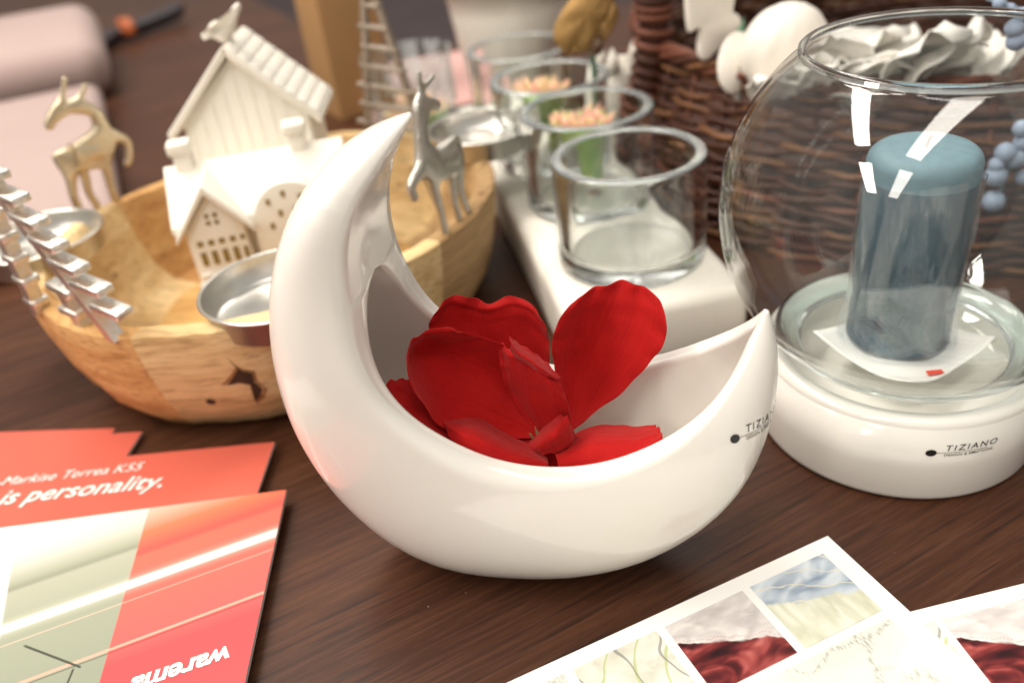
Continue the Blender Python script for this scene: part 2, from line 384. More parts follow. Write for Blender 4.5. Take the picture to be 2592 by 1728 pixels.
DD = [10, 77, 139, 193, 235, 264, 280, 290, 296, 304, 312, 322, 331, 341, 349, 354, 358, 360, 361, 362, 362, 362, 361, 361, 360, 358, 356, 355, 352, 350, 347, 344, 340, 337, 333, 327, 318, 307, 294, 279, 261, 238, 211, 179, 141, 99, 54, 10]
def tab(T, f):
    i = max(0, min(len(T) - 1.0001, f * (len(T) - 1))); k = int(i); u_ = i - k
    return (T[k] * (1 - u_) + T[k + 1] * u_) * 1e-4
def moon():
    NS, NO, NI = 300, 30, 18
    for T in (RI, AA, DD):
        for _ in range(2): T[1:-1] = [(T[i - 1] + 2 * T[i] + T[i + 1]) / 4 for i in range(1, len(T) - 1)]
    vs, fs = [], []
    def P(th, r, w_):
        return MP + MU * (CX + r * math.cos(th)) + Vector((0, 0, max(CZ + r * math.sin(th), .0004))) + MN * w_
    for i in range(NS):
        f = i / (NS - 1); f = f + .03 * math.sin(2 * math.pi * f) * -1     # denser at the tips
        th = TH0 + (TH1 - TH0) * f; ri, a, d = tab(RI, f), tab(AA, f), tab(DD, f)
        E_ = 2 / 2.3; row = []
        for j in range(NO + 1):                       # outer skin, front rim round the back to the back rim
            ph = -math.pi / 2 + math.pi * j / NO; c, s = abs(math.cos(ph)) ** E_, math.copysign(abs(math.sin(ph)) ** E_, math.sin(ph))
            row.append(P(th, ri + a * c, d * s * (1 + .35 * c * min(1, d / .03))))
        # opening: closed on the upper horn (gently convex face), a crisp wide hole below
        o1 = max(0, min(1, (f - .226) / .22)); o2 = max(0, min(1, (.985 - f) / .12))
        op = (o1 * (2 - o1)) ** .5 * math.sqrt(o2 * (2 - o2))
        opd = max(0, min(1, (f - .227) / .008)) * max(0, min(1, (.985 - f) / .03))
        ri += .0036 * op * op; a -= .0036 * op * op
        tw = .0052 + .0010 * max(0, 1 - (f - .226) / .25) * (f < .6)
        hw = max(d * .02, (d - tw) * op) if d > tw else d * .02
        lip = min(.0014 + .0008 * op, d * .3)
        dep = a * .86
        # rounded back lip -> inner face -> cavity -> front lip (open); a smooth convex face where the horn is solid
        em = min(.0012, (d - hw) * .2)
        wl = [d - (d - hw) * .22, d - (d - hw) * .5, hw + em * 1.6, hw + em * .7, hw + em * .2]; rl = [-lip * .75, -lip, -lip * .95, -lip * .75, -lip * .3]
        opn = list(zip(rl, wl))
        for j in range(NI + 1):
            ph = math.pi / 2 - math.pi * j / NI; c, s = abs(math.cos(ph)) ** .7, math.copysign(abs(math.sin(ph)) ** .7, math.sin(ph))
            opn.append((dep * c, hw * s))
        opn += [(x_, -y_) for x_, y_ in reversed(list(zip(rl, wl)))]
        kk = len(opn); bl = opd * opd * (3 - 2 * opd)
        for j, (ro, wo) in enumerate(opn):
            wc = wo; rc = -.0014 * min(1, d / .02) * (1 - (wc / max(d, 1e-6)) ** 2)
            row.append(P(th, ri + rc * (1 - bl) + ro * bl, wc * (1 - bl) + wo * bl))
        vs += row; n = len(row)
    for i in range(NS - 1):
        for j in range(n):
            a, b = i * n + j, i * n + (j + 1) % n
            fs.append((a, b, b + n, a + n))
    fs += [tuple(range(n)), tuple(range((NS - 1) * n, NS * n))]
    return vs, fs
mt = thing('moon_planter', 'white glazed ceramic crescent moon planter holding the red flower', 'planter', (0.01, .285, 0))
vs, fs = moon()
mb = mesh('body', [v_ - Vector((.01, .285, 0)) for v_ in vs], fs, M['ceramic'], mt, True)
def decal(parent, build, name='label_print'):
    """TIZIANO lettering: build(me, which) maps flat text coords (metres, x right, y up) to the surface"""
    k = .001
    parts = []
    me = text_mesh('TIZIANO', .0047, .12, 1.25); parts.append((me, (.0052, .0010), M['decal']))
    me2 = text_mesh('DESIGN & EMOTIONS', .0020, .0, 1.10, .00002); parts.append((me2, (.0052, -.0021), M['decal_thin']))
    # dot and rule
    dv = [(.0022 * math.cos(2 * math.pi * i / 24), .0019 * math.sin(2 * math.pi * i / 24), 0) for i in range(24)]
    md = bpy.data.meshes.new('dot'); md.from_pydata(dv, [], [tuple(range(24))]); parts.append((md, (0, 0), M['decal']))
    ml = bpy.data.meshes.new('rule'); N_ = 24
    ml.from_pydata([(.0022 + .0212 * i / N_, s, 0) for i in range(N_ + 1) for s in (-.00012, .00012)], [], [(2 * i, 2 * i + 2, 2 * i + 3, 2 * i + 1) for i in range(N_)]); parts.append((ml, (0, 0), M['decal_thin']))
    names = ['brand_lettering', 'small_lettering', 'logo_dot', 'logo_rule']
    for (mm, (ox, oy), mat), nm in zip(parts, names):
        keep = {}
        bm = bmesh.new(); bm.from_mesh(mm)
        bmesh.ops.triangulate(bm, faces=bm.faces)
        dead = []
        for v_ in bm.verts:
            q = build(v_.co.x + ox, v_.co.y + oy)
            if q is None: dead.append(v_)
            else: v_.co = q
        if dead: bmesh.ops.delete(bm, geom=dead, context='VERTS')
        mo = bpy.data.meshes.new(nm); bm.to_mesh(mo); bm.free(); link(nm, mo, mat, parent)
bv = BVHTree.FromPolygons([tuple(v_) for v_ in vs], fs)
hit, nrm, _, _ = bv.ray_cast(Vector((0, 0, .3)), Vector((.24421, .76406, -.66134)).normalized())
hit2, nrm2, _, _ = bv.ray_cast(Vector((0, 0, .3)), Vector((.2600, .7668, -.6572)).normalized())
nd = ((nrm + nrm2) / 2).normalized()
if nd.dot(hit) > 0: nd = -nd
tx = (Vector((0, 0, 1)).cross(nd)).normalized(); ty = nd.cross(tx)
tx, ty = (tx * math.cos(.05) + ty * math.sin(.05)), (ty * math.cos(.05) - tx * math.sin(.05))
def on_moon(a, b):
    a *= .86; b *= 1.0; o = hit + tx * a + ty * b + nd * .03
    h, nn, _, dist = bv.ray_cast(o, -nd)
    if h is None or dist > .055: return None
    return h + nd * .00018 - Vector((.01, .285, 0))
decal(mt, on_moon)

# ------------------------------------------------------------------ red flower in the planter
PET = {
    'right': [[(0.0180,0.2830,0.0721), (0.0193,0.2816,0.0727), (0.0207,0.2803,0.0733), (0.0222,0.2809,0.0735), (0.0238,0.2815,0.0746)], [(0.0161,0.2938,0.0919), (0.0220,0.2995,0.0863), (0.0290,0.3009,0.0838), (0.0363,0.2960,0.0827), (0.0426,0.2892,0.0820)], [(0.0160,0.2969,0.1064), (0.0255,0.3038,0.1027), (0.0368,0.3051,0.1006), (0.0476,0.2983,0.0996), (0.0565,0.2878,0.0980)], [(0.0205,0.2999,0.1156), (0.0313,0.3065,0.1150), (0.0434,0.3076,0.1138), (0.0549,0.3006,0.1137), (0.0625,0.2884,0.1101)], [(0.0286,0.3041,0.1214), (0.0376,0.3090,0.1229), (0.0483,0.3095,0.1238), (0.0571,0.3042,0.1230), (0.0616,0.2938,0.1200)]],
    'back': [[(0.0047,0.2904,0.0724), (0.0075,0.2897,0.0725), (0.0097,0.2892,0.0725), (0.0116,0.2887,0.0733), (0.0128,0.2884,0.0741)], [(-0.0165,0.3040,0.0864), (-0.0088,0.3062,0.0860), (-0.0012,0.3074,0.0851), (0.0071,0.3022,0.0868), (0.0137,0.2975,0.0875)], [(-0.0337,0.3103,0.1086), (-0.0231,0.3159,0.1057), (-0.0111,0.3181,0.1026), (0.0039,0.3123,0.1033), (0.0155,0.3022,0.1009)], [(-0.0323,0.3120,0.1172), (-0.0233,0.3180,0.1177), (-0.0100,0.3199,0.1103), (0.0053,0.3140,0.1152), (0.0151,0.3043,0.1105)], [(-0.0273,0.3139,0.1225), (-0.0190,0.3190,0.1215), (-0.0096,0.3208,0.1148), (0.0021,0.3169,0.1186), (0.0117,0.3083,0.1162)]],
    'left': [[(0.0056,0.2778,0.0742), (0.0058,0.2799,0.0737), (0.0064,0.2807,0.0741), (0.0069,0.2816,0.0745), (0.0079,0.2824,0.0749)], [(-0.0179,0.2734,0.0775), (-0.0145,0.2870,0.0812), (-0.0096,0.2961,0.0845), (-0.0029,0.2975,0.0893), (0.0049,0.2925,0.0912)], [(-0.0324,0.2729,0.0883), (-0.0312,0.2891,0.0926), (-0.0266,0.3013,0.0962), (-0.0179,0.3033,0.1019), (-0.0039,0.2967,0.1091)], [(-0.0401,0.2748,0.1055), (-0.0418,0.2856,0.1108), (-0.0395,0.2984,0.1100), (-0.0314,0.3036,0.1108), (-0.0154,0.2996,0.1137)], [(-0.0421,0.2784,0.1128), (-0.0421,0.2825,0.1187), (-0.0397,0.2892,0.1207), (-0.0333,0.2958,0.1203), (-0.0226,0.2972,0.1180)]],
    'low': [[(-0.0286,0.2658,0.0788), (-0.0260,0.2713,0.0771), (-0.0225,0.2746,0.0762)], [(-0.0458,0.2690,0.0963), (-0.0409,0.2812,0.0944), (-0.0339,0.2856,0.0906)], [(-0.0569,0.2780,0.1048), (-0.0505,0.2867,0.1042), (-0.0425,0.2919,0.0995)]],
    'front': [[(0.0085,0.2668,0.0717), (0.0082,0.2586,0.0751), (0.0074,0.2558,0.0723)], [(-0.0034,0.2801,0.0736), (-0.0053,0.2589,0.0818), (-0.0079,0.2585,0.0710)], [(-0.0193,0.2903,0.0799), (-0.0202,0.2637,0.0903), (-0.0229,0.2623,0.0781)], [(-0.0382,0.2950,0.0788), (-0.0326,0.2771,0.0884), (-0.0295,0.2670,0.0858)]],
    'curl': [[(-0.0017,0.2755,0.0707), (0.0025,0.2694,0.0738), (0.0068,0.2662,0.0744)], [(0.0062,0.2839,0.0726), (0.0106,0.2622,0.0870), (0.0149,0.2642,0.0761)], [(0.0121,0.2907,0.0769), (0.0175,0.2697,0.0876), (0.0209,0.2699,0.0752)]],
    'lowright': [[(0.0115,0.2640,0.0755), (0.0119,0.2598,0.0753), (0.0120,0.2567,0.0707)], [(0.0251,0.2812,0.0723), (0.0263,0.2614,0.0798), (0.0265,0.2510,0.0744)], [(0.0432,0.2788,0.0730), (0.0413,0.2617,0.0797), (0.0401,0.2497,0.0789)], [(0.0537,0.2720,0.0755), (0.0542,0.2616,0.0806), (0.0524,0.2518,0.0828)]],
    'mid': [[(0.0058,0.2809,0.0727), (0.0093,0.2790,0.0727), (0.0128,0.2771,0.0737), (0.0165,0.2772,0.0742), (0.0199,0.2774,0.0758)], [(-0.0037,0.2925,0.0891), (0.0016,0.2840,0.0927), (0.0084,0.2772,0.0955), (0.0150,0.2734,0.0957), (0.0197,0.2754,0.0891)], [(-0.0059,0.2962,0.1004), (-0.0005,0.2886,0.1040), (0.0053,0.2810,0.1062), (0.0117,0.2753,0.1053), (0.0176,0.2759,0.0989)], [(-0.0058,0.2993,0.1071), (-0.0024,0.2932,0.1088), (0.0033,0.2856,0.1084), (0.0096,0.2789,0.1078), (0.0157,0.2774,0.1028)]],
    'tip': [[(-0.0010,0.2888,0.1171), (-0.0002,0.2834,0.1182), (-0.0013,0.2868,0.1122)], [(0.0034,0.2887,0.1123), (0.0021,0.2787,0.1157), (0.0009,0.2842,0.1102)], [(0.0090,0.2863,0.1088), (0.0067,0.2755,0.1131), (0.0048,0.2811,0.1081)], [(0.0139,0.2820,0.1046), (0.0115,0.2743,0.1084), (0.0100,0.2778,0.1051)], [(0.0170,0.2771,0.1020), (0.0160,0.2753,0.1030), (0.0151,0.2755,0.1030)]],
}
FC = Vector((.0069, .2796, .0766))
flo = thing('flower', 'open red fabric flower lying in the white moon planter', 'flower', FC)
rnd = random.Random(3)
for key, rows in PET.items():
    cols = len(rows[0])
    fine = [catmull(r, 20 // (cols - 1)) for r in rows]           # across
    gridc = list(zip(*fine)); long_ = [catmull(c, 20 // (len(rows) - 1)) for c in gridc]  # along each column
    nu, nv = len(long_), len(long_[0]); P_ = []
    ph = rnd.uniform(0, 6)
    for a in range(nu):
        for b in range(nv):
            p = long_[a][b].copy(); e = abs(2 * a / (nu - 1) - 1); t_ = b / (nv - 1)
            edge = max(e, t_) ** 4
            # wavy rim and a slight outward roll at the edge
            p += MN * edge * (.0011 * math.sin(a * 1.3 + ph) + .0008 * math.sin(b * 1.7 + ph * 2)) + MN * (.0022 * max(0, t_ - .86) / .14)
            p.z += edge * .0006 * math.sin(a * .9 + b * .8 + ph)
            P_.append(p - FC)
    F_ = [(a * nv + b, (a + 1) * nv + b, (a + 1) * nv + b + 1, a * nv + b + 1) for a in range(nu - 1) for b in range(nv - 1)]
    for q in P_:
        q += MN * .0010 * (nz3.noise(q * 130 + Vector((ph, 0, 0)))) + MN * .0005 * nz3.noise(q * 420)
    o = mesh('petal', P_, F_, M['petal'], flo, True)
    ul = o.data.uv_layers.new(name='uv')
    for lp in o.data.loops: ul.data[lp.index].uv = ((lp.vertex_index // nv) / (nu - 1), (lp.vertex_index % nv) / (nv - 1))
    md = o.modifiers.new('thickness', 'SOLIDIFY'); md.thickness = .00045; md.offset = 0
    md = o.modifiers.new('smooth', 'SUBSURF'); md.levels = 1; md.render_levels = 1
vs, fs = [], []
for i in range(20):
    a, h = rnd.uniform(0, 6.28), rnd.uniform(.002, .0045); q = Vector((.003 * math.cos(a) * rnd.random(), .003 * math.sin(a) * rnd.random(), 0))
    tv, tf = tube([q, q + Vector((.0015 * math.cos(a), .0015 * math.sin(a), h))], .0004, 4); k = len(vs); vs += tv; fs += [tuple(x_ + k for x_ in f_) for f_ in tf]
mesh('flower_centre', vs, fs, M['stamen'], flo).location = (-.002, -.004, -.003)
# the dark green hub under the petals that rests on the planter's floor
latho('calyx', [(0, -.062), (.007, -.062), (.012, -.030), (.014, -.012), (.008, -.004), (0, -.004)], M['petal'], flo, 20)

# ------------------------------------------------------------------ glass globe on its ceramic foot, candle inside
GC = Vector((.195, .351, 0))
ped = thing('ceramic_dish', 'round white glazed ceramic dish under the large glass globe', 'dish', GC)
RP, HP = .0672, .047
prof = [(0, .0), (RP - .004, 0)] + arc(RP - .0035, .0035, .0035, -90, 0, 4) + [(RP + .0004, .02), (RP, HP - .0045)] + arc(RP - .0045, HP - .0045, .0045, 0, 90, 6) + [(RP - .0085, HP - .0008), (RP - .0105, HP - .004), (RP - .012, HP - .015), (RP - .016, HP - .019), (.03, HP - .0195), (0, HP - .0195)]
latho('body', prof, M['ceramic'], ped, 96)
LA = math.atan2(.295 - GC.y, .183 - GC.x)
LZP = .0305
def on_ped(a, b):
    an = LA + (a * 1.08) / RP; rr = RP + .00055
    return Vector((rr * math.cos(an), rr * math.sin(an), LZP + b))
decal(ped, on_ped)
glb = thing('glass_globe', 'large clear glass globe with open rim holding the blue candle', 'glass globe', GC)
ZC, RG = .122, .0915; zb = HP - .0085
a0 = math.degrees(math.asin((.054 - ZC) / RG)); a1 = math.degrees(math.asin((.1925 - ZC) / RG))
shell = arc(0, ZC, RG, a0, a1, 44)
rimr, rimz = shell[-1]
latho('bowl_wall', shell + [(a_ * (1 - .0024 / RG), ZC + (b_ - ZC) * (1 - .0024 / RG)) for a_, b_ in reversed(shell)], M['thin_glass'], glb, 128)
tr_ = [(rimr + .0019 * math.cos(2 * math.pi * k / 10), rimz + .0019 * math.sin(2 * math.pi * k / 10)) for k in range(10)]
latho('rim', tr_, M['glass'], glb, 128, closed=True)
br, bz = shell[0]
z2 = .0405; r2 = math.sqrt(RG ** 2 - (ZC - z2) ** 2); zm = .0462; am = math.degrees(math.asin((zm - ZC) / RG))
ring = arc(0, ZC, RG, am, a0 - .05, 5); ring += [(br - .003, bz + .0004), (br - .0065, bz - .0030), (ring[0][0] - .003, zm + .0012)]
latho('thick_base', ring, M['glass_base'], glb, 128, closed=True)
latho('base_pane', [(0, z2 + .0012), (r2 - .004, z2 + .0010)] + arc(0, ZC, RG, math.degrees(math.asin((z2 + .001 - ZC) / RG)), am - .4, 5), M['thin_glass'], glb, 96)
zf = z2 + .0016
# tissue square under the candle
tis = thing('tissue_square', 'crumpled white tissue square under the candle inside the globe', 'tissue', (GC.x, GC.y, zf))
n_ = 18; vs = []
for i in range(n_):
    for j in range(n_):
        x_, y_ = (i / (n_ - 1) - .5) * .060, (j / (n_ - 1) - .5) * .060; r_ = math.hypot(x_, y_)
        vs.append((x_, y_, .0010 + .0009 * math.sin(x_ * 160 + 1) * math.sin(y_ * 130) + .010 * (max(0, r_ - .026) / .02) ** 1.3))
tb = mesh('sheet', vs, [(i * n_ + j, (i + 1) * n_ + j, (i + 1) * n_ + j + 1, i * n_ + j + 1) for i in range(n_ - 1) for j in range(n_ - 1)], M['tissue'], tis, True)
tis.rotation_euler = (0, 0, R(28))
md = tb.modifiers.new('t', 'SOLIDIFY'); md.thickness = .0004
boxo('red_mark', (-.0095, -.0262, .0036), (.0075, .0028, .0004), M['red_mark'], tis, R(-30))
cnd = thing('pillar_candle', 'petrol blue pillar candle wrapped in clear film inside the globe', 'candle', (.197, .360, zf + .0030))
CH, CR = .101, .0246
latho('wax_body', [(0, 0), (CR - .001, 0), (CR, .001), (CR, CH - .014)], M['wax'], cnd, 64)
latho('wax_top', [(CR, CH - .014), (CR, CH - .010)] + arc(CR - .007, CH - .0075, .007, 0, 85, 7) + [(CR * k, CH + .0002 - .0010 * (k ** 3)) for k in (.66, .5, .3, .16)] + [(.0035, CH - .001), (0, CH - .0015)], M['wax_top'], cnd, 64)
tubeo('wick', [(0, 0, CH - .002), (.0006, 0, CH + .002), (.002, .0004, CH + .0045)], .0008, M['wick'], cnd, 6)
# wrinkled film: fluted tube, hugging, a bit above the base and up to 3/4 height
fv, ff = [], []; nz, na = 26, 90
for i in range(nz):
    zz_ = .002 + (CH - .013) * i / (nz - 1)
    for j in range(na):
        a = 2 * math.pi * j / na; k_ = .5 + .5 * math.sin(5 * a + 2.2 * math.sin(zz_ * 60)); flr = .0015 * max(0, 1 - zz_ / .018)
        r_ = CR + .0009 + .0011 * k_ ** 2 + .0007 * math.sin(11 * a + zz_ * 140) * (zz_ / CH) + flr * 2
        fv.append((r_ * math.cos(a), r_ * math.sin(a), zz_ + (.002 * math.sin(3 * a) if i == nz - 1 else 0)))
ff = [(i * na + j, i * na + (j + 1) % na, (i + 1) * na + (j + 1) % na, (i + 1) * na + j) for i in range(nz - 1) for j in range(na)]
mesh('plastic_film', fv, ff, M['film'], cnd, True)

# ------------------------------------------------------------------ tray with four votive glasses
td = Vector((-.0119, .0864, 0)).normalized(); tang = math.atan2(td.y, td.x) - math.pi / 2
trl, trw, trh = .44, .112, .040
tp = Vector((.0335, .418, 0))                       # front left foot
tcx = tp + Vector((math.cos(tang), math.sin(tang), 0)) * trw / 2 + td * trl / 2
tray = thing('ceramic_tray', 'long white ceramic block tray carrying the row of votive glasses', 'tray', tcx, tang)
boxo('block', (0, 0, trh / 2), (trw, trl, trh), M['tray_white'], tray, 0, .007, 4)
GP = [(.0834, .489), (.0715, .585), (.0545, .672), (.0385, .775)]
wall, vr, vh = .0072, .0468, .070
vprof = [(0, 0), (vr - .006, 0)] + arc(vr - .005, .005, .005, -90, 0, 4) + [(vr, .02), (vr, .045), (vr, vh - .006)] + arc(vr - .0018, vh - .0018, .0018, 0, 90, 4) + [(vr - wall / 2, vh + .0002)] + arc(vr - wall + .0018, vh - .0018, .0018, 90, 180, 4) + [(vr - wall, vh - .006), (vr - wall, .045), (vr - wall, .03), (vr - wall, .0175)] + arc(vr - wall - .006, .0152, .006, 0, -90, 5) + [(.02, .0092), (0, .009)]
lab = ['empty clear votive glass nearest the camera at the front of the tray', 'second clear votive glass on the tray holding a green succulent candle', 'third clear votive glass from the front with a succulent candle', 'rearmost clear votive glass on the tray before the white pot']
vme = None
for (gx, gy), lb in zip(GP, lab):
    if vme is None:
        v_, f_ = lathe(vprof, 72); o = mesh('votive_glass', v_, f_, [M['glass'], M['rim_sheen']], None, True); vme = o
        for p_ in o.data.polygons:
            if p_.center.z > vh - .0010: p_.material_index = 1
    else:
        o = vme.copy(); COL.objects.link(o)
    o.location = (gx, gy, trh + .0004); tag(o, lb, 'glass', 'votive glasses on the tray')
def succulent(loc, h, label, group='succulent candles', sc=1):
    s_ = thing('succulent_candle', label, 'candle', loc, random.uniform(0, 3), group)
    s_.scale = (sc, sc, sc)
    latho('stem_cup', [(0, 0), (.0085, 0), (.0098, .004), (.0112, h * .40), (.0140, h * .66), (.0185, h * .86), (.0190, h * .90), (.012, h * .88), (0, h * .86)], M['succ_green'], s_, 28)
    vs, fs = [], []; rq = random.Random(int(h * 1e5))
    for i in range(70):
        a = rq.uniform(0, 6.283); rr = .0172 * math.sqrt(rq.random()); d_ = Vector((math.cos(a), math.sin(a), 0)); hh = rq.uniform(.006, .012); tilt = rr / .0172 * .7 + rq.uniform(-.15, .15)
        b0 = d_ * rr * .95 + Vector((0, 0, h * .83)); p1 = b0 + d_ * (tilt * hh * .6) + Vector((0, 0, hh * .65)); p2 = p1 + d_ * (tilt * .5 * hh) + Vector((0, 0, hh * .45))
        tv, tf = tube([b0, p1, p2], lambda q: (.0013, .0018, .0004)[q], 5); k0 = len(vs); vs += tv; fs += [tuple(x_ + k0 for x_ in f_) for f_ in tf]
    mesh('leaf_tips', vs, fs, M['succ_tip'], s_, True)
    return s_
succulent((.069, .592, trh + .0104), .050, 'green succulent candle with pink orange tips in the second votive glass')
succulent((.049, .676, trh + .0104), .052, 'green succulent candle with orange tips in the third votive glass')

# ------------------------------------------------------------------ wooden bowl with metal figures
BC = Vector((-.148, .545, 0)); RZ = .080
rimpts = [(-.283, .462), (-.256, .429), (-.221, .401), (-.165, .389), (-.105, .400), (-.050, .445), (-.020, .482), (-.002, .525), (.002, .575), (-.018, .628), (-.060, .668), (-.115, .692), (-.185, .676), (-.247, .630), (-.288, .578), (-.299, .515)]
loop = [Vector((p.x, p.y, 0)) - BC for p in catmull([(a, b, 0) for a, b in rimpts], 7, True)]
NB = len(loop)
bowl = thing('wooden_bowl', 'teak wood bowl with metal reindeer, fir trees and candle cups on its rim', 'bowl', BC)
# outside profile: fraction of the rim outline, height
oprof = [(.70, .0), (.80, .0008), (.86, .006), (.915, .018), (.955, .036), (.985, .058), (1.0, RZ - .003), (.998, RZ)]
wallt = .0125
def ringpt(i, f, inset=0):
    p = loop[i % NB]; r_ = p.length; wob = 1 + .004 * math.sin(i * .9) + .003 * math.sin(i * 2.3)
    return p * ((f * r_ * wob - inset) / r_)
def block(i0, i1, mat, gap=.0):
    """one glued wood block of the bowl wall between two outline positions, outside, top and inside faces"""
    vs, fs = [], []; cnt = i1 - i0 + 1
    for i in range(i0, i1 + 1):
        row = [ringpt(i, f) + Vector((0, 0, z)) for f, z in oprof]
        row += [ringpt(i, .998, wallt * .15) + Vector((0, 0, RZ + .0012)), ringpt(i, .998, wallt * .85) + Vector((0, 0, RZ + .0008)), ringpt(i, .998, wallt) + Vector((0, 0, RZ - .002)),
                ringpt(i, .97, wallt) + Vector((0, 0, .055)), ringpt(i, .93, wallt * 1.1) + Vector((0, 0, .036)), ringpt(i, .84, wallt * 1.2) + Vector((0, 0, .0215)), ringpt(i, .70, wallt * 1.2) + Vector((0, 0, .0185))]
        vs += row; n = len(row)
    for k in range(cnt - 1):
        for j in range(n):
            a, b = k * n + j, k * n + (j + 1) % n; fs.append((a, b, b + n, a + n))
    fs += [tuple(range(n)), tuple(range((cnt - 1) * n, cnt * n))]
    o = mesh('wood_block', vs, fs, mat, bowl); 
    return autosmooth(o, 38)
seams = [0, 9, 17, 38, 52, 64, 80, 96, NB]
mats = [M['teak_b'], M['teak_b'], M['teak_a'], M['teak_c'], M['teak_c'], M['teak_a'], M['teak_b'], M['teak_a']]
for a, b, mt_ in zip(seams[:-1], seams[1:], mats): block(a, b, mt_)
fl_v = [ringpt(i, .705, wallt * 1.2) + Vector((0, 0, .0184)) for i in range(NB)] + [ringpt(i, .705) + Vector((0, 0, .0008)) for i in range(NB)]
mesh('bowl_floor', fl_v, [tuple(range(NB)), tuple(range(NB, 2 * NB))] + [(i, (i + 1) % NB, NB + (i + 1) % NB, NB + i) for i in range(NB)], M['teak_in'], bowl)
# split knot in the front wall: an irregular dark hollow set into the face
def on_bowl(fi, f, z, out=.0006):
    i = int(fi); q = ringpt(i, f).lerp(ringpt(i + 1, f), fi - i); return q * ((q.length + out) / q.length) + Vector((0, 0, z))
def fz(z):
    for (fa, za), (fb, zb_) in zip(oprof[:-1], oprof[1:]):
        if za <= z <= zb_: return fa + (fb - fa) * (z - za) / (zb_ - za)
    return 1
kp = [(22.6, .061), (22.9, .054), (22.2, .047), (21.7, .043), (22.6, .044), (23.2, .041), (23.1, .034), (23.0, .027), (23.5, .031), (23.8, .036), (23.5, .043), (23.6, .049), (23.1, .052)]
kv = [on_bowl(a, fz(z), z, .0005) for a, z in kp]; kc = sum(kv, Vector()) / len(kv)
mesh('knot_hole', kv, [tuple(range(len(kv)))], M['bark'], bowl)
kcx = sum(a for a, z in kp) / len(kp); kcz = sum(z for a, z in kp) / len(kp)
sv = [on_bowl(kcx + (a - kcx) * 1.35, fz(kcz + (z - kcz) * 1.18), kcz + (z - kcz) * 1.18, .0002) for a, z in kp]
mesh('knot_stain', sv, [tuple(range(len(sv)))], M['stain'], bowl)
kp = [(20.0 + .35 * math.cos(a), .031 + .0026 * math.sin(a)) for a in [2 * math.pi * i / 10 for i in range(10)]]
kv = [on_bowl(a, fz(z), z, .0005) for a, z in kp]; kc = sum(kv, Vector()) / len(kv)
mesh('knot_hole', kv + [kc], [(i, (i + 1) % 10, 10) for i in range(10)], M['bark'], bowl)

def cup(x, y, z, rad, deep=.017, foot=None):
    p = latho('candle_cup', [(0, 0), (rad * .86, 0), (rad * .93, .002), (rad * .99, deep - .001)] + arc(rad - .0002, deep - .0002, .0012, 0, 180, 6) + [(rad * .965, deep - .002), (rad * .90, .0032), (rad * .84, .0016), (rad * .5, .0012), (rad * .3, .0022), (0, .0022)], M['cup'], bowl, 64)
    p.location = Vector((x, y, z)) - BC
    if foot:
        q = tubeo('cup_spike', [(0, 0, .002), (foot[0] - x, foot[1] - y, RZ - z - .008)], .0028, M['alu'], p, 8)
    return p
cup(-.124, .424, .069, .0435, .017, (-.135, .398))
cup(-.298, .528, .074, .040, .016, (-.285, .50))
cup(-.003, .622, .078, .0395, .016, (-.015, .60))

def reindeer(nodes, edges, p0, d, mat, flat):
    """cast figure: skeleton points (u, y, z, radius) joined by edges, grown into one skin, flattened front to back"""
    me = bpy.data.meshes.new('reindeer'); me.from_pydata([(u_, y_, z_) for u_, y_, z_, r_ in nodes], edges, [])
    o = bpy.data.objects.new('reindeer', me); COL.objects.link(o)
    sk = o.modifiers.new('skin', 'SKIN'); sk.use_smooth_shade = True
    for i_, nd_ in enumerate(nodes):
        sv = me.skin_vertices[0].data[i_]; sv.radius = (nd_[3], nd_[3]); sv.use_root = (i_ == 0)
    sb = o.modifiers.new('sub', 'SUBSURF'); sb.levels = 2; sb.render_levels = 2
    dg = bpy.context.evaluated_depsgraph_get(); m2 = bpy.data.meshes.new_from_object(o.evaluated_get(dg)); bpy.data.objects.remove(o)
    for v_ in m2.vertices: v_.co.y *= flat
    m2.materials.clear(); q = link('reindeer', m2, mat, bowl, True)
    q.location = Vector((p0[0], p0[1], 0)) - BC; q.rotation_euler = (0, 0, math.atan2(d[1], d[0])); return q
# right-hand reindeer: head up, one foreleg lifted, antlers spread
nR = [(-.003, 0, .1215, .0092), (-.017, 0, .1255, .0098), (.011, 0, .1245, .0088), (-.0225, 0, .138, .0062), (-.0205, 0, .151, .0050), (-.0165, 0, .1605, .0058), (-.0060, 0, .1575, .0040), (.0015, 0, .1540, .0032),
      (-.0150, 0, .168, .0020), (-.0135, 0, .178, .0016), (-.0070, 0, .1690, .0016), (.0010, 0, .1715, .0015), (-.0215, 0, .1655, .0030),
      (-.0290, 0, .1270, .0046), (-.0405, 0, .1225, .0036), (-.0375, 0, .1120, .0030), (-.0180, 0, .1110, .0042), (-.0145, 0, .0960, .0030), (-.0130, 0, .0780, .0030),
      (.0120, 0, .1120, .0046), (.0105, 0, .0980, .0030), (.0165, 0, .0780, .0030), (.0175, 0, .1320, .0030), (.0040, 0, .1090, .0038), (.0020, 0, .0960, .0028), (.0050, 0, .0780, .0028)]
eR = [(0, 1), (0, 2), (1, 3), (3, 4), (4, 5), (5, 6), (6, 7), (5, 8), (8, 9), (8, 10), (10, 11), (5, 12), (1, 13), (13, 14), (14, 15), (1, 16), (16, 17), (17, 18), (2, 19), (19, 20), (20, 21), (2, 22), (2, 23), (23, 24), (24, 25)]
reindeer(nR, eR, (-.025, .484), (.5, .866), M['alu_dark'], .75)
